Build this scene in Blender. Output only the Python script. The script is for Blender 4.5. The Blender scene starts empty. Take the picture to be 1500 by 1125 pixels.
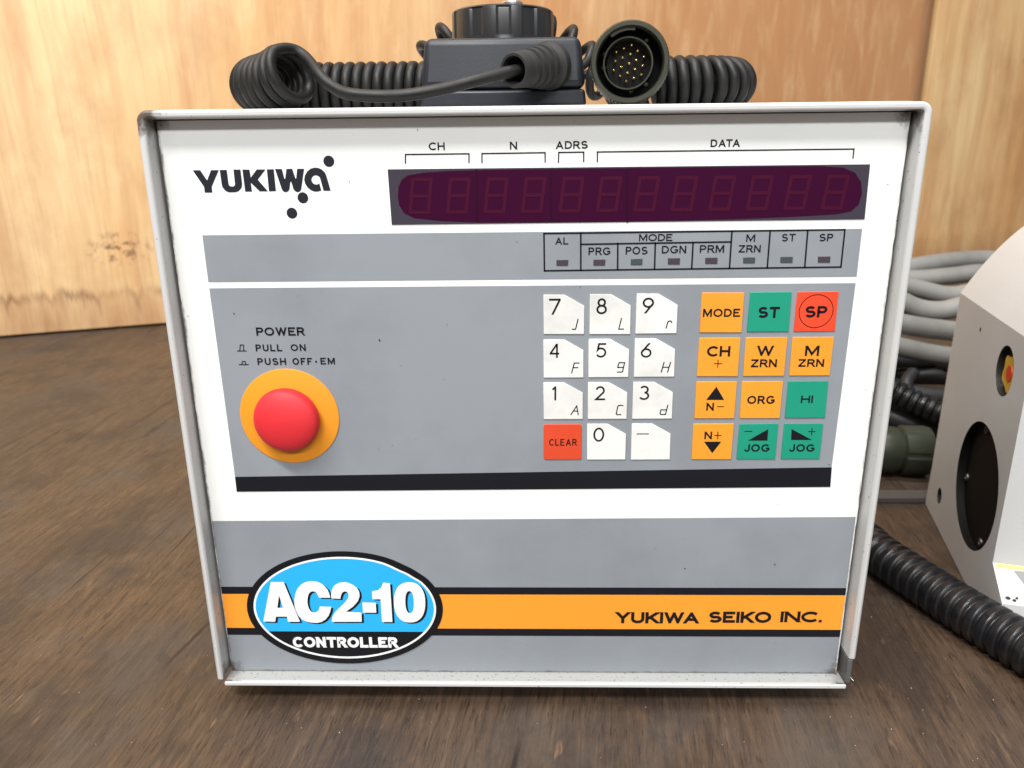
import bpy, bmesh, math, os
import numpy as np
from mathutils import Vector, Matrix, noise as mnoise
import random

random.seed(7)
SC = bpy.context.scene
COL = SC.collection

# ------------------------------------------------------------------ camera
F_PX, CX, CY = 1127.0, 750.0, 562.5
CAM = np.array([-0.0004635, -0.27830524, 0.2215228])
PITCH, YAW, ROLL = 0.29732818, -0.02386731, -0.01087416
HB = 0.2354          # height of the controller
T = -0.008           # table surface (controller stands on 8 mm feet)
D = 0.007            # front panel recess
cp, sp = math.cos(PITCH), math.sin(PITCH)
cyw, syw = math.cos(YAW), math.sin(YAW)
fwd = np.array([syw * cp, cyw * cp, -sp])
rgt = np.array([cyw, -syw, 0.0])
upv = np.cross(rgt, fwd)
cr, sr = math.cos(ROLL), math.sin(ROLL)
RR = np.array([cr * rgt + sr * upv, -sr * rgt + cr * upv, fwd])
cam_d = bpy.data.cameras.new('camera')
cam = bpy.data.objects.new('camera', cam_d)
COL.objects.link(cam)
cam.matrix_world = Matrix((
    (RR[0][0], RR[1][0], -RR[2][0], CAM[0]),
    (RR[0][1], RR[1][1], -RR[2][1], CAM[1]),
    (RR[0][2], RR[1][2], -RR[2][2], CAM[2]), (0, 0, 0, 1)))
cam_d.sensor_width = 36.0
cam_d.lens = 36.0 * F_PX / 1500.0
cam_d.clip_start = 0.01
cam_d.clip_end = 50
cam_d.dof.use_dof = True
cam_d.dof.focus_distance = 0.29
cam_d.dof.aperture_fstop = 19.0
SC.camera = cam

# ------------------------------------------------------------------ light
world = bpy.data.worlds.new('World')
SC.world = world
world.use_nodes = True
bg = world.node_tree.nodes['Background']
bg.inputs[0].default_value = (0.92, 0.96, 1.0, 1)
bg.inputs[1].default_value = 0.27


def area(name, loc, target, sx, sy, power, color):
    l = bpy.data.lights.new(name, 'AREA')
    l.shape = 'RECTANGLE'
    l.size, l.size_y = sx, sy
    l.energy = power
    l.color = color
    o = bpy.data.objects.new(name, l)
    COL.objects.link(o)
    o.location = loc
    d = Vector(target) - Vector(loc)
    o.rotation_euler = d.to_track_quat('-Z', 'Y').to_euler()
    return o


area('ceiling_tube', (-0.50, -0.85, 1.75), (-0.05, 0.0, 0.1), 1.1, 0.10, 50, (1.0, 0.985, 0.955))
area('ceiling_tube', (0.0, 0.022, 1.95), (0.0, 0.03, 0.0), 1.2, 0.05, 29, (1.0, 0.985, 0.955))
area('ceiling_tube', (0.25, -2.45, 1.70), (0.0, 0.0, 0.12), 2.4, 0.22, 66, (0.985, 0.99, 1.0))

SC.view_settings.view_transform = 'Standard'
SC.view_settings.look = 'None'
SC.view_settings.exposure = 0.0
SC.view_settings.gamma = 1.0


# ------------------------------------------------------------------ pixel -> known real plane
def ray(x, y):
    return np.array([(x - CX) / F_PX, -(y - CY) / F_PX, 1.0]) @ RR


def at_y(x, y, Y):
    d = ray(x, y)
    return Vector(CAM + d * ((Y - CAM[1]) / d[1]))


def at_z(x, y, Z):
    d = ray(x, y)
    return Vector(CAM + d * ((Z - CAM[2]) / d[2]))


def at_pl(x, y, p0, n):
    d = ray(x, y)
    return Vector(CAM + d * (((np.array(p0) - CAM) @ np.array(n)) / (d @ np.array(n))))


def pan(x, y):
    p = at_y(x, y, D)
    return (p.x, p.z)


# ------------------------------------------------------------------ materials
def mat(name, color=(.5, .5, .5), rough=.5, metal=0.0, spec=.5):
    m = bpy.data.materials.new(name)
    m.use_nodes = True
    b = m.node_tree.nodes['Principled BSDF']
    b.inputs['Base Color'].default_value = (*color, 1)
    b.inputs['Roughness'].default_value = rough
    b.inputs['Metallic'].default_value = metal
    b.inputs['Specular IOR Level'].default_value = spec
    return m


class NT:
    def __init__(s, m):
        s.t = m.node_tree
        s.b = s.t.nodes['Principled BSDF']
        s.co = s.t.nodes.new('ShaderNodeTexCoord').outputs['Object']

    def n(s, kind, **kw):
        nd = s.t.nodes.new(kind)
        for k, v in kw.items():
            setattr(nd, k, v)
        return nd

    def link(s, a, b):
        s.t.links.new(a, b)

    def val(s, sock, v):
        if hasattr(v, 'is_output') or isinstance(v, bpy.types.NodeSocket):
            s.link(v, sock)
        else:
            sock.default_value = v

    def mapped(s, scale=(1, 1, 1), rot=(0, 0, 0), loc=(0, 0, 0), vec=None):
        m = s.n('ShaderNodeMapping')
        m.inputs['Scale'].default_value = scale
        m.inputs['Rotation'].default_value = rot
        m.inputs['Location'].default_value = loc
        s.link(vec or s.co, m.inputs[0])
        return m.outputs[0]

    def noise(s, vec, scale=5, detail=4, rough=.55, dist=0.0):
        n = s.n('ShaderNodeTexNoise')
        n.inputs['Scale'].default_value = scale
        n.inputs['Detail'].default_value = detail
        n.inputs['Roughness'].default_value = rough
        n.inputs['Distortion'].default_value = dist
        s.link(vec, n.inputs['Vector'])
        return n.outputs['Fac']

    def ramp(s, fac, stops):
        r = s.n('ShaderNodeValToRGB')
        e = r.color_ramp.elements
        while len(e) < len(stops):
            e.new(0.5)
        for i, (p, c) in enumerate(stops):
            e[i].position = p
            e[i].color = (c, c, c, 1) if not isinstance(c, tuple) else (*c, 1)
        s.link(fac, r.inputs[0])
        return r.outputs[0]

    def mix(s, fac, a, b, mode='MIX'):
        m = s.n('ShaderNodeMix', data_type='RGBA', blend_type=mode)
        s.val(m.inputs[0], fac)
        for sock, v in ((m.inputs[6], a), (m.inputs[7], b)):
            if isinstance(v, tuple):
                sock.default_value = (*v, 1)
            else:
                s.link(v, sock)
        return m.outputs[2]

    def math(s, op, a, b=0.0, c=None):
        m = s.n('ShaderNodeMath', operation=op)
        s.val(m.inputs[0], a)
        s.val(m.inputs[1], b)
        if c is not None:
            s.val(m.inputs[2], c)
        return m.outputs[0]

    def sep(s, vec=None):
        x = s.n('ShaderNodeSeparateXYZ')
        s.link(vec or s.co, x.inputs[0])
        return x.outputs

    def bump(s, h, strength=.2, dist=.001):
        b = s.n('ShaderNodeBump')
        b.inputs['Strength'].default_value = strength
        b.inputs['Distance'].default_value = dist
        s.link(h, b.inputs['Height'])
        s.link(b.outputs[0], s.b.inputs['Normal'])

    def color(s, c):
        s.link(c, s.b.inputs['Base Color'])

    def roughness(s, c):
        s.link(c, s.b.inputs['Roughness'])


def worn(name, color, rough=.45, dirt=(.12, .09, .06), amount=.5, scale=60, smudge=.10, spec=.4, bump=.0, edge=False):
    """painted / printed surface with faint smudges and small specks of dirt"""
    m = mat(name, color, rough, 0, spec)
    t = NT(m)
    sm = t.ramp(t.noise(t.co, scale * .35, 6, .62), [(.42, 0.0), (.66, smudge)])
    c = t.mix(sm, color, tuple(x * .62 for x in color))
    sp_ = t.ramp(t.noise(t.co, scale * 9, 2, .5), [(.735, 0.0), (.78, amount)])
    c = t.mix(sp_, c, dirt)
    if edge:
        # painted lip shade plus grime along the side edges, grime in the recess corners
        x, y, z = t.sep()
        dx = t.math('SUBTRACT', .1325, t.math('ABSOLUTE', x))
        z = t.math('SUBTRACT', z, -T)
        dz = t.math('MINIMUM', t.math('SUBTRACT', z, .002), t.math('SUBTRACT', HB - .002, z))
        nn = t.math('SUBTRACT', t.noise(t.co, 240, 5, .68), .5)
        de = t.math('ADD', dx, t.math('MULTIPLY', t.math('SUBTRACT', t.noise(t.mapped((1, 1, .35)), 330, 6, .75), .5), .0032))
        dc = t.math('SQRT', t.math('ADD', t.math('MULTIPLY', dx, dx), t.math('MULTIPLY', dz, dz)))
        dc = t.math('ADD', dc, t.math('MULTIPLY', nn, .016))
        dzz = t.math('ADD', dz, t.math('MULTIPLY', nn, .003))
        c = t.mix(t.ramp(t.math('MULTIPLY', dx, 100), [(.0, .30), (.75, 0.0)]), c, tuple(v * .72 * k for v, k in zip(color, (1, .985, .93))))  # broad soft strip: shade of the lip put into the panel colour
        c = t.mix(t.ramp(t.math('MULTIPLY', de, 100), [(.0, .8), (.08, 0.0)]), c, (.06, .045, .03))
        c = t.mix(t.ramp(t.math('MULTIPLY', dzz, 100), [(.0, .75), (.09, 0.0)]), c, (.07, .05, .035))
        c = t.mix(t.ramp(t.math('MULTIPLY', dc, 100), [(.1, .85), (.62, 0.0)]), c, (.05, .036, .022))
    t.color(c)
    r = t.ramp(t.noise(t.co, scale * .5, 4, .6), [(.3, rough * .8), (.7, min(1, rough * 1.25))])
    t.roughness(r)
    if bump:
        t.bump(t.noise(t.co, scale * 14, 3, .6), bump, .0004)
    return m


M = {}
M['panel'] = worn('panel_white', (.825, .835, .812), .42, amount=.35, scale=45, smudge=.10, edge=True)
M['grey'] = worn('panel_grey', (.260, .281, .306), .42, amount=.45, scale=45, smudge=.36, dirt=(.08, .08, .08), edge=True)
M['ink'] = mat('black_ink', (.009, .009, .011), .5, 0, .15)
M['logo'] = mat('logo_ink', (.018, .019, .026), .5, 0, .15)
M['bar'] = worn('black_bar', (.010, .010, .014), .45, amount=.2, spec=.15)
M['orange_band'] = worn('orange_band', (.86, .315, .028), .42, amount=.15, smudge=.05)
M['orange'] = worn('orange_key', (.86, .32, .028), .40, amount=.15, smudge=.12, scale=90)
M['green'] = worn('green_key', (.010, .285, .178), .40, amount=.15, smudge=.08, scale=90)
M['red_key'] = worn('red_key', (.82, .066, .024), .40, amount=.15, smudge=.08, scale=90)
M['clear'] = worn('clear_key', (.66, .065, .022), .45, amount=.2, smudge=.2, scale=90)
M['white_key'] = worn('white_key', (.76, .755, .72), .45, amount=.3, smudge=.55, scale=110, dirt=(.35, .3, .22))
M['ring'] = worn('ring_orange', (.80, .300, .020), .42, amount=.25, smudge=.05)
M['button'] = worn('button_red', (.66, .026, .034), .50, amount=.1, smudge=.08)
M['blue'] = worn('badge_blue', (.022, .41, .82), .38, amount=.0, smudge=.06)
M['badge_black'] = mat('badge_black', (.009, .009, .011), .4, 0, .15)
M['badge_white'] = mat('badge_white', (.86, .86, .86), .4)
M['window'] = mat('window_border', (.048, .041, .056), .25, 0, .25)
M['filter'] = mat('window_filter', (.036, .0022, .021), .2, 0, .2)
M['segment'] = mat('dead_segment', (.052, .0035, .020), .3, 0, .2)
M['segdark'] = mat('window_divider', (.022, .002, .015), .3, 0, .2)
M['lamp_red'] = mat('lamp_red_off', (.056, .045, .054), .3)
M['lamp_green'] = mat('lamp_green_off', (.052, .068, .075), .3)
M['rubber_foot'] = mat('rubber', (.012, .012, .012), .7)
M['gap'] = mat('dark_gap', (.012, .010, .008), .8)


def case_material():
    m = mat('case_paint', (.66, .655, .63), .42)
    t = NT(m)
    base = (.56, .558, .548)
    sm = t.ramp(t.noise(t.co, 30, 5, .6), [(.4, 0.0), (.8, .25)])
    c = t.mix(sm, base, (.45, .43, .38))
    spk = t.ramp(t.noise(t.co, 620, 2, .5), [(.70, 0.0), (.74, .75)])
    x, y, z = t.sep()
    y = t.math('ADD', y, .15)
    z = t.math('ADD', z, T)
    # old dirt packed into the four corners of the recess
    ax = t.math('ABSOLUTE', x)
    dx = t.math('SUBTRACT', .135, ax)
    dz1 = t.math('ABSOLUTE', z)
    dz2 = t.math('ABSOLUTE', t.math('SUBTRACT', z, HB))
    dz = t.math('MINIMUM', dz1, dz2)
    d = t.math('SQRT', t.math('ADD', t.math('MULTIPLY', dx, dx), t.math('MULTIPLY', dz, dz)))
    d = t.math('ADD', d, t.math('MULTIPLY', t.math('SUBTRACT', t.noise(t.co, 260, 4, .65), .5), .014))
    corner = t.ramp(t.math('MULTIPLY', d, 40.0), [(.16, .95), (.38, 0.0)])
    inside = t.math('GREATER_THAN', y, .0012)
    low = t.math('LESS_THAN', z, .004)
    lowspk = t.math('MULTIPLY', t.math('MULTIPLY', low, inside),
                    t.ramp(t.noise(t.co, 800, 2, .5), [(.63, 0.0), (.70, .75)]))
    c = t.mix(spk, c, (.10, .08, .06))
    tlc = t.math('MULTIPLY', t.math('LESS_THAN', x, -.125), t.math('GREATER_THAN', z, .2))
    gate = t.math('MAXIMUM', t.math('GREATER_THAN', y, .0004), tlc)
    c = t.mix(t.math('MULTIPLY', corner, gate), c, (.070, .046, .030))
    c = t.mix(t.math('MULTIPLY', t.math('MULTIPLY', low, inside), .75), c, (.36, .365, .355))  # recess floor greyed: dust, and painted darker to offset the overhead tube
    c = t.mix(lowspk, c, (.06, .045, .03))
    t.color(c)
    t.roughness(t.ramp(t.noise(t.co, 50, 4, .6), [(.3, .32), (.7, .5)]))
    t.bump(t.noise(t.co, 900, 3, .6), .12, .0003)
    return m


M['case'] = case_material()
M['bare'] = worn('bare_steel', (.10, .098, .095), .45, amount=.5)

M['blk'] = worn('black_plastic', (.0125, .0145, .0205), .42, amount=.0, smudge=.2, dirt=(.2, .2, .2), bump=.07, spec=.35)
M['knob'] = worn('knob_plastic', (.020, .020, .021), .30, amount=.0, smudge=.1, spec=.5)
M['steel'] = mat('shaft_steel', (.6, .6, .6), .3, 1.0)
M['relief'] = worn('relief_rubber', (.019, .018, .0175), .62, amount=.0, smudge=.2, scale=90)


def cord_material():
    m = mat('cord_rubber', (.030, .030, .031), .52, 0, .32)
    t = NT(m)
    f = t.ramp(t.noise(t.co, 70, 5, .65), [(.35, 0.0), (.8, .5)])
    t.color(t.mix(f, (.0065, .0065, .0070), (.021, .019, .017)))
    t.roughness(t.ramp(t.noise(t.co, 140, 4, .6), [(.3, .42), (.7, .62)]))
    t.bump(t.noise(t.co, 1500, 2, .5), .1, .0003)
    return m


M['cord'] = cord_material()
M['olive'] = worn('olive_anodised', (.052, .054, .038), .36, amount=.25, smudge=.4, scale=120, dirt=(.25, .25, .22), spec=.6)
M['olive'].node_tree.nodes['Principled BSDF'].inputs['Metallic'].default_value = .45
M['olive_green'] = worn('olive_green', (.034, .040, .026), .38, amount=.1, smudge=.3, scale=120, spec=.6)
M['olive_green'].node_tree.nodes['Principled BSDF'].inputs['Metallic'].default_value = .3
M['insert'] = mat('insert_black', (.008, .008, .010), .5, 0, .25)
M['gold'] = mat('gold_pin', (.95, .74, .36), .22, 1.0)
M['greycable'] = worn('grey_cable', (.205, .20, .187), .55, amount=.3, smudge=.8, scale=42, dirt=(.2, .17, .13))
M['blkcable'] = mat('black_cable', (.014, .014, .016), .55)


def conduit_material():
    m = mat('conduit_pvc', (.012, .012, .014), .30, 0, .42)
    t = NT(m)
    f = t.ramp(t.noise(t.co, 90, 5, .65), [(.52, 0.0), (.74, .40)])
    t.color(t.mix(f, (.006, .006, .0075), (.045, .033, .024)))
    t.roughness(t.ramp(t.noise(t.co, 160, 4, .6), [(.3, .24), (.7, .50)]))
    return m


M['conduit'] = conduit_material()


def cast_material():
    m = mat('machine_paint', (.70, .68, .63), .45)
    t = NT(m)
    f = t.ramp(t.noise(t.co, 24, 6, .6), [(.4, 0.0), (.8, .35)])
    c = t.mix(f, (.50, .50, .495), (.42, .417, .405))
    s = t.ramp(t.noise(t.co, 330, 2, .5), [(.765, 0.0), (.79, .5)])
    t.color(t.mix(s, c, (.16, .14, .11)))
    v = t.n('ShaderNodeTexVoronoi')
    v.inputs['Scale'].default_value = 260
    t.link(t.co, v.inputs['Vector'])
    h = t.math('ADD', t.ramp(v.outputs['Distance'], [(.0, 1.0), (.35, 0.0)]), t.math('MULTIPLY', t.noise(t.co, 700, 3, .6), .6))
    t.bump(h, .07, .0005)
    return m


M['cast'] = cast_material()
M['bore'] = mat('bore_black', (.006, .0055, .005), .6, 0, .12)
M['bore_metal'] = mat('bore_steel', (.10, .10, .10), .4, .8)
M['yellow_disc'] = worn('sight_yellow', (.55, .33, .03), .4, amount=.3, smudge=.3, scale=200)
M['red_dot'] = mat('sight_red', (.55, .035, .012), .4)
M['rim'] = mat('sight_rim', (.06, .058, .05), .35, .6)
M['sticker'] = mat('sticker_white', (.82, .80, .76), .5)
M['sticker_yellow'] = mat('sticker_yellow', (.70, .58, .16), .5)
M['sticker_grey'] = mat('sticker_grey', (.20, .20, .20), .6)
M['crumb'] = mat('crumb', (.34, .30, .24), .7)


def plywood(name, tint, seed, amount_red, stain=1.0, edge_u=None):
    m = mat(name, (.6, .4, .2), .42, 0, .35)
    t = NT(m)
    v = t.mapped((1, 1, 1), loc=(seed, 0, seed * .3))
    wob = t.noise(t.mapped((3.0, 1, 1.2), vec=v), 1.0, 3, .5)
    vv = t.n('ShaderNodeVectorMath', operation='ADD')
    cmb = t.n('ShaderNodeCombineXYZ')
    t.link(t.math('MULTIPLY', wob, .07), cmb.inputs[0])
    t.link(v, vv.inputs[0])
    t.link(cmb.outputs[0], vv.inputs[1])
    w = vv.outputs[0]
    broad = t.noise(t.mapped((4.2, 1, 1.3), vec=w), 1.0, 5, .6)
    mid = t.noise(t.mapped((28, 1, 1.5), vec=w), 1.0, 5, .6)
    fine = t.noise(t.mapped((260, 1, 7), vec=w), 1.0, 3, .6)
    flame = t.noise(t.mapped((40, 1, 9), vec=w), 1.0, 4, .6, 1.2)
    light = tuple(a * b for a, b in zip((.77, .580, .325), tint))
    warm = tuple(a * b for a, b in zip((.63, .365, .160), tint))
    red = tuple(a * b for a, b in zip((.44, .195, .080), tint))
    c = t.mix(t.ramp(broad, [(.36, 0.0), (.64, 1.0)]), light, warm)
    x, y, z = t.sep()
    # the veneer turns redder along the sheet
    rx = t.math('ADD', x, t.math('MULTIPLY', t.math('SUBTRACT', broad, .5), .5))
    lo_, hi_, mx_ = amount_red
    rmask = t.ramp(t.math('DIVIDE', t.math('SUBTRACT', rx, lo_), hi_ - lo_), [(0.0, 0.0), (1.0, mx_)])
    c = t.mix(rmask, c, red)
    c = t.mix(t.ramp(mid, [(.42, 0.0), (.72, .60)]), c, red)
    c = t.mix(t.ramp(flame, [(.48, 0.0), (.75, .32)]), c, light)
    c = t.mix(t.ramp(fine, [(.52, 0.0), (.75, .40)]), c, tuple(a * .55 for a in warm))
    kn = t.n('ShaderNodeTexVoronoi')
    kn.inputs['Scale'].default_value = 1.0
    t.link(t.mapped((9, 1, 6), vec=w), kn.inputs['Vector'])
    c = t.mix(t.ramp(kn.outputs['Distance'], [(.03, .75), (.075, 0.0)]), c, (.20, .085, .035))
    # damp stains: a jagged dark tide line low on the sheet, browner below it, and a blot above it
    jag = t.math('SUBTRACT', t.noise(t.mapped((55, 1, 0), loc=(2, 0, 0)), 1.0, 6, .68), .5)
    zz = t.math('ADD', z, t.math('MULTIPLY', jag, .075))
    zz = t.math('ADD', zz, t.math('MULTIPLY', t.math('SUBTRACT', t.noise(t.mapped((6, 1, 0)), 1.0, 2, .5), .5), .03))
    up = t.math('SUBTRACT', zz, .047)
    line = t.ramp(t.math('MULTIPLY', t.math('ABSOLUTE', up), 60), [(.03, .80), (.55, 0.0)])
    drip = t.ramp(t.math('MULTIPLY', t.math('ABSOLUTE', t.math('ADD', up, .008)), 40), [(.05, .55), (.70, 0.0)])
    brk = t.ramp(t.noise(t.mapped((16, 1, 9), loc=(3, 0, 1)), 1.0, 4, .6), [(.42, .06), (.62, 1.0)])
    drk = t.math('MULTIPLY', drip, t.ramp(t.noise(t.mapped((110, 1, 5)), 1.0, 4, .65), [(.50, 0.0), (.68, 1.0)]))
    c = t.mix(t.math('MULTIPLY', t.math('MULTIPLY', line, brk), stain), c, (.135, .064, .032))
    c = t.mix(t.math('MULTIPLY', drk, stain), c, (.12, .055, .028))
    below = t.math('MULTIPLY', t.ramp(t.math('MULTIPLY', zz, 8), [(.1, .75), (.50, 0.0)]),
                   t.ramp(t.noise(t.mapped((26, 1, 4)), 1.0, 4, .6), [(.3, .25), (.65, 1.0)]))
    c = t.mix(below, c, (.30, .135, .060))
    sx = t.math('MULTIPLY', t.math('SUBTRACT', x, .155), 22)
    sz = t.math('MULTIPLY', t.math('SUBTRACT', z, .108), 40)
    rad = t.math('ADD', t.math('MULTIPLY', sx, sx), t.math('MULTIPLY', sz, sz))
    blot = t.math('MULTIPLY', t.ramp(rad, [(.0, 1.0), (1.0, 0.0)]), t.ramp(t.noise(t.mapped((85, 1, 85)), 1.0, 4, .65), [(.50, 0.0), (.60, .9)]))
    c = t.mix(blot, c, (.17, .085, .050))
    smear = t.ramp(t.noise(t.mapped((9, 1, 6), loc=(1, 0, 5)), 1.0, 6, .66), [(.50, 0.0), (.70, .50)])
    c = t.mix(smear, c, (.42, .22, .10))
    if edge_u is not None:      # browner and darker towards the cut edge at the joint
        eu = t.math('ADD', t.math('SUBTRACT', edge_u, x), t.math('MULTIPLY', t.math('SUBTRACT', t.noise(t.mapped((20, 1, 9)), 1.0, 5, .65), .5), .02))
        c = t.mix(t.ramp(t.math('MULTIPLY', eu, 10), [(.02, .75), (.30, 0.0)]), c, (.17, .080, .038))
    t.color(c)
    t.roughness(t.ramp(mid, [(.3, .36), (.7, .52)]))
    t.bump(t.math('ADD', fine, mid), .15, .0008)
    return m


def table_material():
    m = mat('table_wood', (.1, .06, .04), .5, 0, .4)
    t = NT(m)
    wob = t.noise(t.mapped((2.0, .7, 1)), 1.0, 3, .5)
    vv = t.n('ShaderNodeVectorMath', operation='ADD')
    cmb = t.n('ShaderNodeCombineXYZ')
    t.link(t.math('MULTIPLY', wob, .06), cmb.inputs[0])
    t.link(t.co, vv.inputs[0])
    t.link(cmb.outputs[0], vv.inputs[1])
    w = vv.outputs[0]
    broad = t.noise(t.mapped((5.5, 3.2, 1), vec=w), 1.0, 6, .62)
    mid = t.noise(t.mapped((60, 14, 1), vec=w), 1.0, 6, .66)
    fine = t.noise(t.mapped((520, 42, 1), vec=w), 1.0, 4, .62)
    pores = t.noise(t.mapped((1100, 95, 1), vec=w), 1.0, 2, .5)
    cloud = t.noise(t.mapped((13, 10, 1)), 1.0, 7, .68)
    c = t.mix(t.ramp(broad, [(.36, 0.0), (.64, 1.0)]), (.050, .033, .0225), (.083, .049, .027))
    c = t.mix(t.ramp(mid, [(.44, 0.0), (.66, .45)]), c, (.030, .020, .016))
    fib = t.noise(t.mapped((330, 24, 1), loc=(2, 7, 0), vec=w), 1.0, 6, .72)
    c = t.mix(t.ramp(fib, [(.51, 0.0), (.60, .42)]), c, (.018, .012, .010))
    c = t.mix(t.ramp(fib, [(.37, .34), (.45, 0.0)]), c, (.140, .086, .052))
    c = t.mix(t.ramp(fine, [(.52, 0.0), (.62, .40)]), c, (.014, .010, .008))
    c = t.mix(t.ramp(fine, [(.35, .30), (.42, 0.0)]), c, (.125, .074, .043))
    c = t.mix(t.ramp(pores, [(.60, 0.0), (.66, .65)]), c, (.010, .007, .006))
    # greyish worn and dusty clouds, dark oily blots
    c = t.mix(t.ramp(cloud, [(.49, 0.0), (.63, .55)]), c, (.060, .050, .042))
    blot = t.noise(t.mapped((13, 9, 1), loc=(5, 2, 0)), 1.0, 8, .68)
    c = t.mix(t.ramp(blot, [(.50, 0.0), (.60, .62)]), c, (.022, .016, .014))
    blot2 = t.noise(t.mapped((38, 24, 1), loc=(9, 1, 0)), 1.0, 6, .62)
    c = t.mix(t.ramp(blot2, [(.60, 0.0), (.70, .60)]), c, (.020, .015, .013))
    x, y, z = t.sep()
    # pale scuffs along the grain
    sc = t.noise(t.mapped((170, 30, 1), loc=(1, 4, 0), vec=w), 1.0, 3, .6)
    c = t.mix(t.ramp(sc, [(.67, 0.0), (.74, .55)]), c, (.19, .108, .060))
    # long drying cracks
    ck = t.n('ShaderNodeTexVoronoi', feature='DISTANCE_TO_EDGE')
    ck.inputs['Scale'].default_value = 1.0
    t.link(t.mapped((26, 2.2, 1), vec=w), ck.inputs['Vector'])
    ckm = t.math('MULTIPLY', t.ramp(ck.outputs['Distance'], [(.006, .9), (.018, 0.0)]),
                 t.ramp(t.noise(t.mapped((7, 5, 1)), 1.0, 2, .5), [(.57, 0.0), (.63, 1.0)]))
    c = t.mix(ckm, c, (.010, .007, .006))
    dust = t.ramp(t.noise(t.mapped((1, 1, 1)), 420, 2, .5), [(.765, 0.0), (.79, .6)])
    c = t.mix(dust, c, (.32, .27, .22))
    t.color(c)
    t.roughness(t.ramp(cloud, [(.3, .36), (.7, .58)]))
    h = t.math('SUBTRACT', t.math('ADD', fine, t.math('MULTIPLY', mid, .6)), t.math('MULTIPLY', ckm, 1.5))
    t.bump(h, .35, .0007)
    return m


# ------------------------------------------------------------------ geometry helpers
def setp(o, label=None, cat=None, group=None, kind=None):
    if label: o['label'] = label
    if cat: o['category'] = cat
    if group: o['group'] = group
    if kind: o['kind'] = kind
    return o


def thing(name, loc, label, cat, group=None):
    o = bpy.data.objects.new(name, None)
    o.empty_display_size = .02
    COL.objects.link(o)
    o.location = loc
    o['label'] = label
    o['category'] = cat
    if group: o['group'] = group
    return o


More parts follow.
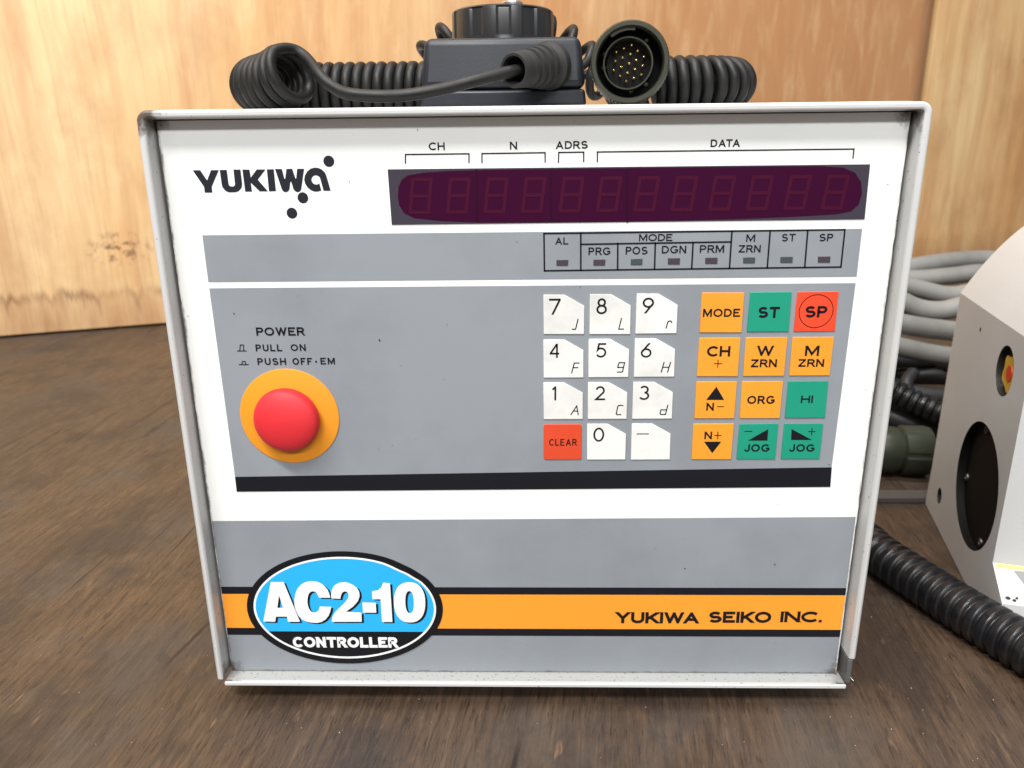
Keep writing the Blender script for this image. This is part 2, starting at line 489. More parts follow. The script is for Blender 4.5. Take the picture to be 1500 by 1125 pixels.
class MB:
    """collects geometry in world coordinates, links it as one mesh object"""
    def __init__(s):
        s.v, s.f, s.sm = [], [], []

    def add(s, verts, faces, smooth=False):
        k = len(s.v)
        s.v += [tuple(v) for v in verts]
        s.f += [tuple(i + k for i in f) for f in faces]
        s.sm += [smooth] * len(faces)

    def poly(s, pts, y):
        """flat print on the front panel: pts = (x,z), facing -y"""
        a = sum(pts[i][0] * pts[(i + 1) % len(pts)][1] - pts[(i + 1) % len(pts)][0] * pts[i][1] for i in range(len(pts)))
        if a < 0: pts = pts[::-1]
        s.add([(p[0], y, p[1]) for p in pts], [tuple(range(len(pts)))])

    def ring(s, outer, inner, y):
        n = len(outer)
        vs = [(p[0], y, p[1]) for p in outer] + [(p[0], y, p[1]) for p in inner]
        s.add(vs, [(i, (i + 1) % n, n + (i + 1) % n, n + i) for i in range(n)])

    def prism(s, pts, y0, y1):
        """pts (x,z) extruded from y0 (back) to y1 (front)"""
        a = sum(pts[i][0] * pts[(i + 1) % len(pts)][1] - pts[(i + 1) % len(pts)][0] * pts[i][1] for i in range(len(pts)))
        if a < 0: pts = pts[::-1]
        n = len(pts)
        vs = [(p[0], y1, p[1]) for p in pts] + [(p[0], y0, p[1]) for p in pts]
        fs = [tuple(range(n)), tuple(range(2 * n - 1, n - 1, -1))]
        fs += [(i, n + i, n + (i + 1) % n, (i + 1) % n) for i in range(n)]
        s.add(vs, fs)

    def line(s, pts, w, y):
        """stroke along (x,z) points"""
        for a, b in zip(pts[:-1], pts[1:]):
            a, b = Vector(a), Vector(b)
            d = (b - a).normalized()
            n = Vector((-d.y, d.x)) * w / 2
            e = d * w * .45
            s.poly([tuple(a - e - n), tuple(b + e - n), tuple(b + e + n), tuple(a - e + n)], y)

    def box(s, lo, hi):
        x0, y0, z0 = lo
        x1, y1, z1 = hi
        v = [(x0, y0, z0), (x1, y0, z0), (x1, y1, z0), (x0, y1, z0), (x0, y0, z1), (x1, y0, z1), (x1, y1, z1), (x0, y1, z1)]
        s.add(v, [(0, 3, 2, 1), (4, 5, 6, 7), (0, 1, 5, 4), (1, 2, 6, 5), (2, 3, 7, 6), (3, 0, 4, 7)])

    def tube(s, path, r, seg=14, cap=True):
        path = [Vector(p) for p in path]
        n = len(path)
        rs = r if hasattr(r, '__len__') else [r] * n
        tg = [(path[min(i + 1, n - 1)] - path[max(i - 1, 0)]).normalized() for i in range(n)]
        u = tg[0].orthogonal().normalized()
        vs, fs = [], []
        for i in range(n):
            if i:
                u = (tg[i - 1].rotation_difference(tg[i])) @ u
            u = (u - tg[i] * u.dot(tg[i])).normalized()
            w = tg[i].cross(u)
            for k in range(seg):
                a = 2 * math.pi * k / seg
                vs.append(path[i] + (u * math.cos(a) + w * math.sin(a)) * rs[i])
        for i in range(n - 1):
            for k in range(seg):
                k2 = (k + 1) % seg
                fs.append((i * seg + k, i * seg + k2, (i + 1) * seg + k2, (i + 1) * seg + k))
        if cap:
            fs.append(tuple(range(seg - 1, -1, -1)))
            fs.append(tuple((n - 1) * seg + k for k in range(seg)))
        s.add(vs, fs, True)

    def lathe(s, prof, origin, axis, seg=48, smooth=True, mod=None, cap0=False, cap1=False):
        """prof = (radius, distance along axis)"""
        o, ax = Vector(origin), Vector(axis).normalized()
        u = ax.cross(Vector((0, 0, 1)))
        if u.length < 1e-4: u = Vector((1, 0, 0))
        u.normalize()
        w = ax.cross(u)
        n = len(prof)
        vs, fs = [], []
        for i, (r, h) in enumerate(prof):
            for k in range(seg):
                a = 2 * math.pi * k / seg
                rr = r * (mod(i, k) if mod else 1)
                vs.append(o + ax * h + (u * math.cos(a) + w * math.sin(a)) * rr)
        for i in range(n - 1):
            for k in range(seg):
                k2 = (k + 1) % seg
                fs.append((i * seg + k, i * seg + k2, (i + 1) * seg + k2, (i + 1) * seg + k))
        if cap0: fs.append(tuple(range(seg - 1, -1, -1)))
        if cap1: fs.append(tuple((n - 1) * seg + k for k in range(seg)))
        s.add(vs, fs, smooth)

    def build(s, name, m, parent=None, bevel=None, origin=None, recalc=True, sharp=None, segs=2):
        me = bpy.data.meshes.new(name)
        o = bpy.data.objects.new(name, me)
        COL.objects.link(o)
        off = Vector((0, 0, 0))
        if parent is not None:
            off = PW[parent.name]
            o.parent = parent
        elif origin is not None:
            off = Vector(origin)
            o.location = off
        PW[o.name] = off
        me.from_pydata([tuple(Vector(v) - off) for v in s.v], [], s.f)
        me.polygons.foreach_set('use_smooth', s.sm)
        me.update()
        if recalc:
            bm = bmesh.new()
            bm.from_mesh(me)
            bmesh.ops.recalc_face_normals(bm, faces=bm.faces)
            bm.to_mesh(me)
            bm.free()
        me.materials.append(m)
        if bevel:
            b = o.modifiers.new('bevel', 'BEVEL')
            b.width = bevel
            b.segments = segs
            b.limit_method = 'ANGLE'
            b.angle_limit = math.radians(35)
            b.harden_normals = False
        if sharp or bevel:
            try:
                me.set_sharp_from_angle(angle=math.radians(sharp or 40))
            except Exception:
                pass
        return o


PW = {}


def root(name, loc, label, cat, group=None):
    o = thing(name, loc, label, cat, group)
    PW[o.name] = Vector(loc)
    return o


# parts are authored in world coordinates; a sub-part's parent mesh sits at its thing's origin, so subtract the same offset
def sub(mb, name, m, parent, **kw):
    o = mb.build(name, m, None, origin=None, **kw)
    return o


# ---- lettering: every character is drawn as pen strokes in a box one cap height tall
def A_(cx, cy, rx, ry, a0, a1, n=None):
    n = n or max(6, int(abs(a1 - a0) / 11))
    return [(cx + rx * math.cos(math.radians(a0 + (a1 - a0) * i / n)), cy + ry * math.sin(math.radians(a0 + (a1 - a0) * i / n))) for i in range(n + 1)]


def O_(cx, cy, rx, ry):
    return A_(cx, cy, rx, ry, 90, 450, 36)


STROKES = {
    'A': [[(.04, 0), (.42, 1), (.80, 0)], [(.17, .30), (.67, .30)]],
    'C': [A_(.44, .5, .44, .5, 42, 318)],
    'D': [[(0, 0), (0, 1), (.30, 1)] + A_(.30, .5, .44, .5, 84, -84) + [(.30, 0), (0, 0), (0, .02)]],
    'E': [[(.62, 1), (0, 1), (0, 0), (.64, 0)], [(0, .52), (.57, .52)]],
    'F': [[(.60, 1), (0, 1), (0, 0)], [(0, .50), (.54, .50)]],
    'G': [A_(.45, .5, .45, .5, 42, 318) + [(.86, .24), (.86, .45), (.48, .45)]],
    'H': [[(0, 0), (0, 1)], [(.70, 0), (.70, 1)], [(0, .52), (.70, .52)]],
    'I': [[(0, 0), (0, 1)]],
    'J': [[(.50, 1), (.50, .28)] + A_(.25, .26, .25, .26, 0, -180)],
    'K': [[(0, 0), (0, 1)], [(.62, 1), (.02, .36)], [(.22, .58), (.66, 0)]],
    'L': [[(0, 1), (0, 0), (.56, 0)]],
    'M': [[(0, 0), (0, 1)], [(.88, 0), (.88, 1)], [(.05, 1), (.44, .10), (.83, 1)]],
    'N': [[(0, 0), (0, 1)], [(.70, 0), (.70, 1)], [(.04, 1), (.66, 0)]],
    'O': [O_(.46, .5, .46, .5)],
    'P': [[(0, 0), (0, 1), (.36, 1)] + A_(.36, .73, .27, .27, 84, -84) + [(.36, .46), (0, .46)]],
    'R': [[(0, 0), (0, 1), (.38, 1)] + A_(.38, .74, .27, .26, 84, -84) + [(.38, .48), (0, .48)], [(.38, .47), (.68, 0)]],
    'S': [A_(.34, .745, .31, .255, 28, 262) + A_(.34, .26, .35, .26, 82, -152)],
    'T': [[(.35, 0), (.35, 1)], [(0, 1), (.70, 1)]],
    'U': [[(0, 1), (0, .36)] + A_(.34, .34, .34, .34, 180, 360) + [(.68, 1)]],
    'W': [[(.02, 1), (.28, 0), (.55, 1), (.82, 0), (1.08, 1)]],
    'Y': [[(.05, 1), (.38, .44), (.71, 1)], [(.38, .46), (.38, 0)]],
    'Z': [[(0, 1), (.64, 1), (.64, .97), (0, .03), (0, 0), (.66, 0)]],
    '.': [[(0, 0), (0, .14)]],
    '0': [O_(.31, .5, .31, .5)],
    '1': [[(0, .80), (.20, 1), (.20, 0)]],
    '2': [A_(.30, .71, .28, .29, 165, -38) + [(0, 0), (.62, 0)]],
    '3': [A_(.27, .755, .25, .245, 150, -84), A_(.27, .265, .30, .265, 84, -152)],
    '4': [[(.47, 0), (.47, 1), (.44, 1), (0, .30), (0, .27), (.64, .27)]],
    '5': [[(.56, 1), (.14, 1), (.07, .55)] + A_(.28, .33, .30, .33, 125, -150)],
    '6': [[(.46, 1), (.06, .42)], O_(.31, .30, .30, .30)],
    '7': [[(0, 1), (.60, 1), (.60, .97), (.18, 0)]],
    '8': [O_(.30, .765, .22, .235), O_(.30, .27, .29, .27)],
    '9': [O_(.31, .70, .30, .30), [(.57, .58), (.17, 0)]],
}
WIDTH = {'A': .84, 'K': .70, 'Y': .76, 'W': 1.10}
KERN = {'AT': -.14, 'TA': -.14, 'WA': -.10, 'AD': .02, 'PO': -.03}


def clip_z(poly, z, keep_above):
    out = []
    n = len(poly)
    for i in range(n):
        a, b = poly[i], poly[(i + 1) % n]
        ia, ib = ((a[1] >= z) == keep_above) or a[1] == z, ((b[1] >= z) == keep_above) or b[1] == z
        if ia: out.append(a)
        if ia != ib:
            f = (z - a[1]) / (b[1] - a[1])
            out.append((a[0] + (b[0] - a[0]) * f, z))
    return out


def ribbon(mb, pts, hw, y, z0, z1):
    """pen stroke of constant width; ends that sit on the base or cap line run on and are cut flat there"""
    P = [Vector(p) for p in pts]
    Q = [P[0]]
    for p in P[1:]:
        if (p - Q[-1]).length > hw * .04: Q.append(p)
    P = Q
    n = len(P)
    closed = (P[0] - P[-1]).length < hw * .05 and n > 8
    if closed:
        P = P[:-1]
        n -= 1
    else:
        for e, f in ((0, 1), (-1, -2)):
            d = (P[e] - P[f]).normalized()
            on = min(abs(P[e].y - z0 - hw), abs(P[e].y - z1 + hw)) < hw * .15
            if on and abs(d.y) < .08 and (P[e] - P[f]).length > hw * 1.2: P[e] = P[e] + d * hw
            elif on and abs(d.y) > .3 and (P[e] - P[f]).length > hw * .8: P[e] = P[e] + d * hw * 2.6
    vs = []
    for i in range(n):
        a = P[(i - 1) % n] if (closed or i) else None
        c = P[(i + 1) % n] if (closed or i < n - 1) else None
        d1 = (P[i] - a).normalized() if a is not None else (c - P[i]).normalized()
        d2 = (c - P[i]).normalized() if c is not None else d1
        n1, n2 = Vector((-d1.y, d1.x)), Vector((-d2.y, d2.x))
        m = n1 + n2
        m = m.normalized() if m.length > 1e-4 else n1
        k = min(hw / max(m.dot(n1), .22), hw * 4)
        vs += [P[i] + m * k, P[i] - m * k]
    k0 = n if closed else n - 1
    for i in range(k0):
        j = (i + 1) % n
        q = [tuple(vs[2 * i + 1]), tuple(vs[2 * j + 1]), tuple(vs[2 * j]), tuple(vs[2 * i])]
        q = clip_z(clip_z(q, z0, True), z1, False) if len(q) > 2 else q
        if len(q) > 2: mb.add([(v[0], y, v[1]) for v in q], [tuple(range(len(q)))])


def put_text(mb, text, x0, x1, y0, y1, y, weight=.17, gap=.16):
    """fit a word into the pixel box (x0..x1, top y0, bottom y1) on the panel plane; weight and gap in cap heights"""
    ym, xm = (y0 + y1) / 2, (x0 + x1) / 2
    L, R_ = pan(x0, ym), pan(x1, ym)
    Tp, Bp = pan(xm, y0), pan(xm, y1)
    H_ = Tp[1] - Bp[1]
    hw = weight * H_ / 2
    ws = [WIDTH.get(c_) or max(p[0] for pl in STROKES[c_] for p in pl) for c_ in text]
    fixed = sum((2 * hw + gap * H_) + KERN.get(text[i:i + 2], 0) * H_ for i in range(len(text) - 1))
    tot = sum(ws)
    sx = (R_[0] - L[0] - 2 * hw - fixed) / tot if tot > 1e-6 else 1.0
    sz = H_ - 2 * hw
    x, k = L[0] + hw, 0
    for i, ch in enumerate(text):
        for pl in STROKES[ch]:
            ribbon(mb, [(x + p[0] * sx, Bp[1] + hw + p[1] * sz) for p in pl], hw, y - (k % 6) * 7e-6, Bp[1], Tp[1])
            k += 1
        x += ws[i] * sx + 2 * hw + gap * H_ + KERN.get(text[i:i + 2], 0) * H_


def px(points, sc=1.0, org=(0, 0)):
    return [pan(org[0] + a / sc, org[1] + b / sc) for a, b in points]


def arc_pts(cx, cz, rx, rz, n=48, a0=0, a1=2 * math.pi, closed=True):
    m = n if closed else n - 1
    return [(cx + rx * math.cos(a0 + (a1 - a0) * i / m), cz + rz * math.sin(a0 + (a1 - a0) * i / m)) for i in range(n)]


def catmull(pts, n=10):
    pts = [Vector(p) for p in pts]
    P = [pts[0] * 2 - pts[1]] + pts + [pts[-1] * 2 - pts[-2]]
    out = []
    for i in range(1, len(P) - 2):
        for k in range(n):
            t_ = k / n
            a, b, c, d = P[i - 1], P[i], P[i + 1], P[i + 2]
            out.append(.5 * ((2 * b) + (c - a) * t_ + (2 * a - 5 * b + 4 * c - d) * t_ ** 2 + (3 * b - a - 3 * c + d) * t_ ** 3))
    out.append(pts[-1])
    return out


def resample(pts, step):
    out, acc = [pts[0]], 0.0
    for a, b in zip(pts[:-1], pts[1:]):
        L = (b - a).length
        d = step - acc
        while d <= L:
            out.append(a.lerp(b, d / L))
            d += step
        acc = L - (d - step)
    return out


# ================================================================== SETTING
# table: local Y runs with the grain, 4 degrees off the view axis
GR = math.radians(-4.1)
wa, wb = at_z(0, 495.5, T), at_z(238, 476.4, T)
wdir = (wb - wa)
wdir.z = 0
wdir.normalize()
wnor = Vector((-wdir.y, wdir.x, 0))       # away from the camera
W0 = Vector((wa.x, wa.y, T))
mb = MB()
corners = []
for u_, v_ in ((-1.6, -3.0), (3.0, -3.0), (3.0, .02), (-1.6, .02)):
    corners.append(W0 + wdir * (u_ + .6) + wnor * v_)
rotm = Matrix.Rotation(-GR, 3, 'Z')
loc = [rotm @ c for c in corners]
mb.v = [(c.x, c.y, 0) for c in loc] + [(c.x, c.y, -.03) for c in loc]
mb.f = [(0, 1, 2, 3), (7, 6, 5, 4)] + [(i, i + 4, (i + 1) % 4 + 4, (i + 1) % 4) for i in range(4)]
mb.sm = [False] * 6
table = mb.build('tabletop', table_material())
table.rotation_euler = (0, 0, GR)
table.location = (0, 0, T)
setp(table, 'dark brown worn wooden tabletop under the controller', 'tabletop', kind='structure')

# wall sheets: local X along the wall, Z up, origin on the table line
wang = math.atan2(wdir.y, wdir.x)
seam_p = at_pl(1372, 20, W0, wnor)
us = (Vector((seam_p.x, seam_p.y, 0)) - Vector((W0.x, W0.y, 0))).dot(wdir)


def sheet(name, u0, u1, t0, t1, m, label, zoff=.0025):
    b = MB()
    b.box((u0, t0, zoff), (u1, t1, 1.6))
    o = b.build(name, m, bevel=.0012)
    o.location = W0
    o.rotation_euler = (0, 0, wang)
    return setp(o, label, 'wall', kind='structure')


sheet('plywood_wall', -1.2, us - .010, 0.0, .012, plywood('plywood_warm', (1, 1, 1), 0.0, (.42, .98, .85), edge_u=us - .010),
      'plywood wall sheet with a dark wavering damp line, left of the seam')
sheet('plywood_wall', us, us + 2.2, -.002, .0115, plywood('plywood_pale', (1.0, .94, .86), 3.7, (1.5, 4.0, .25), .12),
      'paler plywood wall sheet standing proud at the right of the seam')
b = MB()
b.box((-1.2, .0122, -.02), (us + 2.2, .02, 1.6))
o = b.build('wall_backing', M['gap'])
o.location = W0
o.rotation_euler = (0, 0, wang)
setp(o, 'dark backing behind the plywood sheets', 'wall', kind='structure')

# ================================================================== CONTROLLER
ctl = root('machine_controller', (0, 0.15, T),
           'white and grey machine control box with keypad, red stop button and oval blue badge', 'controller')
X = .1363
DEPTH = .26
# sheet-metal case: left side, top and right side bent from one strip
ro, tk = .0040, .0029


def u_path(r, inset, zl, zr):
    x, h = X - inset, HB - inset
    p = [(-x, zl)]
    for i in range(9):
        a = math.pi - i * math.pi / 16
        p.append((-x + r + r * math.cos(a), h - r + r * math.sin(a)))
    for i in range(9):
        a = math.pi / 2 - i * math.pi / 16
        p.append((x - r + r * math.cos(a), h - r + r * math.sin(a)))
    p.append((x, zr))
    return p


case = MB()
po, pi_ = u_path(ro, 0, .0022, .0140), u_path(ro - tk, tk, .0022, .0140)
n = len(po)
vs = [(x, 0, z) for x, z in po] + [(x, 0, z) for x, z in pi_] + [(x, DEPTH, z) for x, z in po] + [(x, DEPTH, z) for x, z in pi_]
fs = []
for i in range(n - 1):
    fs += [(i, i + 1, n + i + 1, n + i), (2 * n + i, 3 * n + i, 3 * n + i + 1, 2 * n + i + 1),
           (i, 2 * n + i, 2 * n + i + 1, i + 1), (n + i, n + i + 1, 3 * n + i + 1, 3 * n + i)]
fs += [(0, n, 3 * n, 2 * n), (n - 1, 3 * n - 1, 4 * n - 1, 2 * n - 1)]
case.add(vs, fs)
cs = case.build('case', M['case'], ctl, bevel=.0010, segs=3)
b = MB()
b.box((X - .0028, .0004, .0024), (X - .0009, DEPTH, .0138))
b.build('side_bracket', M['bare'], ctl, bevel=.0003)
b = MB()
b.box((-.1330, -.0006, .0001), (.1336, DEPTH, .0019))
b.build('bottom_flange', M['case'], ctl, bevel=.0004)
b = MB()
b.box((-.1300, DEPTH - .002, .0022), (.1300, DEPTH - .0004, HB - .0024))
b.build('rear_plate', M['case'], ctl)
b = MB()
b.box((-.1330, D + .0035, .0022), (.1330, D + .0045, HB - .0024))
b.build('inner_backing', M['gap'], ctl)
for sx in (-1, 1):
    for yy in (.022, .235):
        b = MB()
        b.lathe([(.0001, T), (.0078, T), (.0085, T + .001), (.0075, .0001)], (sx * .112, yy, 0), (0, 0, 1), 24)
        b.build('foot', M['rubber_foot'], ctl)

# front panel (its left and right edges leave a dark gap to the case, edge a little ragged)
pw = .1327
fp = MB()
edge_l = [(-pw + .0002 * mnoise.noise((i * .8, 0, 0)) + .0002, .0023 + i * (HB - .0056) / 60) for i in range(61)]
edge_r = [(pw - .0006 + .0003 * mnoise.noise((i * .8, 5, 0)), .0023 + i * (HB - .0056) / 60) for i in range(61)]
fp.prism(edge_l + edge_r[::-1], D + .0018, D)
panel = fp.build('front_panel', M['panel'], ctl)


def child(mb, name, m, parent, **kw):
    """a sub-part: its parent part's origin coincides with the thing's origin"""
    o = mb.build(name, m, ctl_parent(parent), **kw)
    return o


def ctl_parent(p):
    PW[p.name] = PW[p.parent.name] if p.parent else PW[p.name]
    return p


LAY = .00012
y1, y2, y3 = D - LAY, D - 2 * LAY, D - 3 * LAY


def clampx(pts):
    return [(max(-pw + .0006, min(pw - .0012, x)), z) for x, z in pts]


g = MB()
g.poly(px([(296.5, 344.6), (1262.8, 335), (1254.7, 405.2), (305.3, 413.2)]), y1)
child(g, 'grey_field', M['grey'], panel, recalc=False)
g = MB()
g.poly(px([(306.7, 422.3), (1253.2, 414.6), (1218, 685), (344.5, 699)]), y1)
child(g, 'grey_field', M['grey'], panel, recalc=False)
g = MB()
zb = .0024
tl, tr = pan(316, 763), pan(1262, 757)
g.poly([(-pw + .0006, tl[1]), (pw - .0012, tr[1]), (pw - .0012, zb), (-pw + .0006, zb)], y1)
child(g, 'grey_field', M['grey'], panel, recalc=False)
g = MB()
g.poly(px([(344.5, 698.2), (1218.2, 684.2), (1216, 713), (347, 720)]), y2)
child(g, 'black_stripe', M['bar'], panel, recalc=False)
zt = [(pan(780, 860)[1], pan(780, 870.6)[1]), (pan(780, 920.6)[1], pan(780, 931)[1])]
for a, c in zt:
    g = MB()
    g.poly([(-pw + .0006, a), (pw - .0012, a), (pw - .0012, c), (-pw + .0006, c)], y2)
    child(g, 'black_stripe', M['bar'], panel, recalc=False)
g = MB()
g.poly([(-pw + .0006, zt[0][1]), (pw - .0012, zt[0][1]), (pw - .0012, zt[1][0]), (-pw + .0006, zt[1][0])], y2)
child(g, 'orange_stripe', M['orange_band'], panel, recalc=False)

# --- logo
lg = MB()
s1, o1 = 10.225, (275, 220)
s2_, o2 = 10.225, (380, 220)
lg.poly(px([(75, 300), (188, 300), (292, 452), (350, 298), (466, 297), (360, 545), (370, 634), (258, 636), (246, 550)], s1, o1), y1)
lg.poly(px([(480, 295), (585, 295), (612, 505), (625, 530), (650, 543), (685, 542), (705, 528), (708, 500), (686, 290), (790, 290), (815, 500),
            (812, 545), (795, 580), (765, 610), (725, 627), (670, 630), (615, 630), (575, 612), (540, 580), (518, 545), (510, 510)], s1, o1), y1)
lg.poly(px([(820, 290), (925, 290), (945, 410), (1035, 288), (1165, 288), (1050, 440), (1203, 615), (1080, 616), (945, 487), (963, 618), (862, 620)], s1, o1), y1)
lg.poly(px([(112, 287), (215, 285), (248, 612), (145, 615)], s2_, o2), y1)
lg.poly(px([(235, 281), (338, 281), (372, 420), (380, 432), (388, 420), (406, 280), (492, 278), (540, 420), (548, 428), (553, 415), (566, 278), (670, 278),
            (628, 580), (615, 608), (590, 625), (560, 625), (530, 608), (510, 580), (480, 480), (470, 468), (462, 485), (452, 580), (440, 605), (415, 625),
            (380, 627), (350, 608), (335, 580)], s2_, o2), y1)
# the round 'a'
oc = [(1068, 607), (1005, 385), (980, 330), (930, 285), (880, 265), (830, 260), (770, 275), (715, 320), (682, 380), (672, 440), (685, 500), (725, 560), (775, 600),
      (830, 620), (880, 618), (928, 602)]
ic = [(962, 607), (912, 425), (900, 400), (880, 385), (858, 376), (840, 374), (815, 382), (793, 402), (781, 430), (780, 445), (786, 470), (805, 495), (825, 508),
      (850, 515), (878, 510), (898, 492)]
oc, ic = px(oc, s2_, o2), px(ic, s2_, o2)
for i in range(len(oc) - 1):
    lg.poly([oc[i], oc[i + 1], ic[i + 1], ic[i]], y1)
for cx_, cy_ in ((1040, 165), (652, 712), (488, 942)):
    c = pan(o2[0] + cx_ / s2_, o2[1] + cy_ / s2_)
    lg.poly(arc_pts(c[0], c[1], .00195, .00195, 32), y1)
child(lg, 'logo_print', M['logo'], panel, recalc=False)

# --- printed lettering and rules on the panel
tx = MB()
for w, box in (('CH', (628, 651.5, 208.5, 220)), ('N', (747, 757.5, 207.5, 219)), ('ADRS', (814, 861, 206.5, 218)), ('DATA', (1041, 1084, 204, 215.2))):
    put_text(tx, w, *box, y1, .19)
PXW = .00027
for br in ([(594, 239), (594, 226.3), (687, 225.2), (687, 238)], [(706, 238), (706, 225), (798.5, 223.6), (798.5, 237.3)],
           [(818, 237.5), (818.5, 223.3), (855, 222.8), (855, 236.5)], [(875, 237), (875, 222.6), (1250.8, 218.3), (1249.3, 231.5)]):
    tx.line(px(br), 1.7 * PXW, y1)
child(tx, 'display_legend', M['ink'], panel, recalc=False)
tx = MB()
for w, box in (('AL', (813.3, 832.5, 347.6, 358)), ('MODE', (936, 985, 342.6, 353)), ('PRG', (862, 894, 362.2, 373.4)), ('POS', (916.5, 948.5, 361.2, 372.6)),
               ('DGN', (969.4, 1005, 359.8, 371)), ('PRM', (1025, 1060.6, 358.8, 370.2)), ('M', (1093, 1106, 343.2, 354)), ('ZRN', (1082, 1114, 358.8, 369.6)),
               ('ST', (1145, 1165, 342.4, 353.4)), ('SP', (1200, 1220, 342.2, 353.2))):
    put_text(tx, w, *box, y2, .175)
TLp, TRp, BLp, BRp = (796.8, 342), (1237.3, 336.3), (797.5, 396.5), (1231.5, 391)


def tb(xt, xb, f0=0.0, f1=1.0):
    ta = TLp[1] + (TRp[1] - TLp[1]) * (xt - TLp[0]) / (TRp[0] - TLp[0])
    ba = BLp[1] + (BRp[1] - BLp[1]) * (xb - BLp[0]) / (BRp[0] - BLp[0])
    P = lambda f: (xt + (xb - xt) * f, ta + (ba - ta) * f)
    return [P(f0), P(f1)]


RW = 2.2 * PXW
for l in ([TLp, TRp], [BLp, BRp], [TLp, BLp], [TRp, BRp], tb(850.7, 850.7), tb(905, 904.6, .29), tb(960.3, 958.6, .29), tb(1016, 1013, .29), tb(1072, 1068.3),
          tb(1128, 1123.6), tb(1183, 1178.5), [(850.7, 357.8), (1070.5, 354.2)]):
    tx.line(px(l), RW, y2)
child(tx, 'indicator_legend', M['ink'], panel, recalc=False)
tx = MB()
put_text(tx, 'POWER', 300 + 283 / 3.75, 300 + 548 / 3.75, 440 + 147 / 3.75, 440 + 193 / 3.75, y2, .205)
put_text(tx, 'PULL', 300 + 280 / 3.75, 300 + 425 / 3.75, 440 + 241 / 3.75, 440 + 279 / 3.75, y2, .20, .24)
put_text(tx, 'ON', 300 + 472 / 3.75, 300 + 555 / 3.75, 440 + 240 / 3.75, 440 + 277 / 3.75, y2, .20, .24)
put_text(tx, 'PUSH', 300 + 290 / 3.75, 300 + 447 / 3.75, 440 + 316 / 3.75, 440 + 354 / 3.75, y2, .20, .24)
put_text(tx, 'OFF', 300 + 482 / 3.75, 300 + 590 / 3.75, 440 + 315 / 3.75, 440 + 353 / 3.75, y2, .20, .24)
put_text(tx, 'EM', 300 + 636 / 3.75, 300 + 715 / 3.75, 440 + 314 / 3.75, 440 + 351 / 3.75, y2, .20, .24)
c = pan(300 + 612 / 3.75, 440 + 336 / 3.75)
tx.poly(arc_pts(c[0], c[1], .0004, .0004, 12), y2)
for l in ([(180, 277), (228, 277)], [(193, 277), (196, 244), (213, 244), (215, 277)], [(190, 352), (240, 352)], [(205, 352), (207, 335), (224, 335), (226, 352)]):
    tx.line(px(l, 3.75, (300, 440)), 1.3 * PXW, y2)
child(tx, 'power_legend', M['ink'], panel, recalc=False)
tx = MB()
put_text(tx, 'YUKIWA', 901.6, 1024, 896, 912.4, y3, .245, .08)
put_text(tx, 'SEIKO', 1038, 1129.5, 895.2, 911.6, y3, .245, .08)
put_text(tx, 'INC.', 1143, 1204, 895.0, 910.8, y3, .245, .08)
child(tx, 'maker_lettering', M['ink'], panel, recalc=False)

# specks of dirt and small nicks on the panel
sp_ = MB()
for a, b_, r in ((556, 498, 2.0), (343, 459, 1.3), (512, 266, 1.0), (470, 562, 1.0), (472, 574, 1.0), (612, 190, 1.0), (1214, 680, 1.1), (1300, 270, 1.0), (1313, 323, 1.2),
                 (757, 354, .9), (1003, 832, 1.2), (1135, 826, 1.3), (276, 463, .9), (232, 270, 1.0), (244, 287, 1.2), (850, 420, .9), (655, 475, .8), (905, 640, .8), (575, 652, .8)):
    c = pan(a, b_)
    k = [(c[0] + r * PXW * random.uniform(.5, 1.1) * math.cos(i), c[1] + r * PXW * random.uniform(.5, 1.1) * math.sin(i)) for i in np.linspace(0, 5.5, 8)]
    sp_.poly(k, y3)
o = child(sp_, 'dirt_speck', M['gap'], panel, recalc=False)
o['kind'] = 'stuff'

# --- display window
win = MB()
win.prism(px([(568, 248), (1274.2, 240.6), (1266, 321), (574, 329)]), D - .00002, D - .0003)
window = win.build('display_window', M['window'], ctl)
PW[window.name] = PW[ctl.name]
fl = MB()
outline = [(583, 288), (584, 274), (588, 264), (597, 257), (620, 253), (655, 250.5), (720, 248.6), (900, 246.4), (1100, 244.0), (1200, 243.2), (1235, 245.5), (1252, 253),
           (1261, 267), (1262, 284), (1257, 300), (1246, 309.5), (1225, 313.8), (1180, 316.5), (1100, 320.2), (1000, 323), (900, 324.6), (800, 325.6), (700, 326),
           (645, 323.6), (607, 319.6), (592, 312), (585, 301)]
fl.poly(px(outline), D - .00036)
child(fl, 'red_filter', M['filter'], window, recalc=False)
for xx in (697.5, 806.5, 918):
    fl = MB()
    fl.line(px([(xx, 250), (xx + 1, 324)]), 3 * PXW, D - .00040)
    child(fl, 'divider', M['segdark'], window, recalc=False)
for i in range(12):
    xc = 616.5 + 55.1 * i
    yt, yb = 263 - 4.6 * i / 11, 311 - 6.5 * i / 11
    P0, P1 = pan(xc, yb), pan(xc, yt)
    h = P1[1] - P0[1]
    cxm = (P0[0] + P1[0]) / 2
    wd, sl = .0066, .0014
    dg = MB()

    def q(u, v):
        return (cxm + (u - .5) * wd + (v - .5) * sl, P0[1] + v * h)
    lw = 4.6 * PXW
    e = .02
    for n_, (a, b_) in enumerate((((e, 1), (1 - e, 1)), ((1, 1 - e), (1, .5 + e)), ((1, .5 - e), (1, e)), ((e, 0), (1 - e, 0)), ((0, e), (0, .5 - e)), ((0, .5 + e), (0, 1 - e)), ((e, .5), (1 - e, .5)))):
        dg.line([q(*a), q(*b_)], lw, D - .00043 - n_ * 8e-6)
    child(dg, 'digit', M['segment'], window, recalc=False)

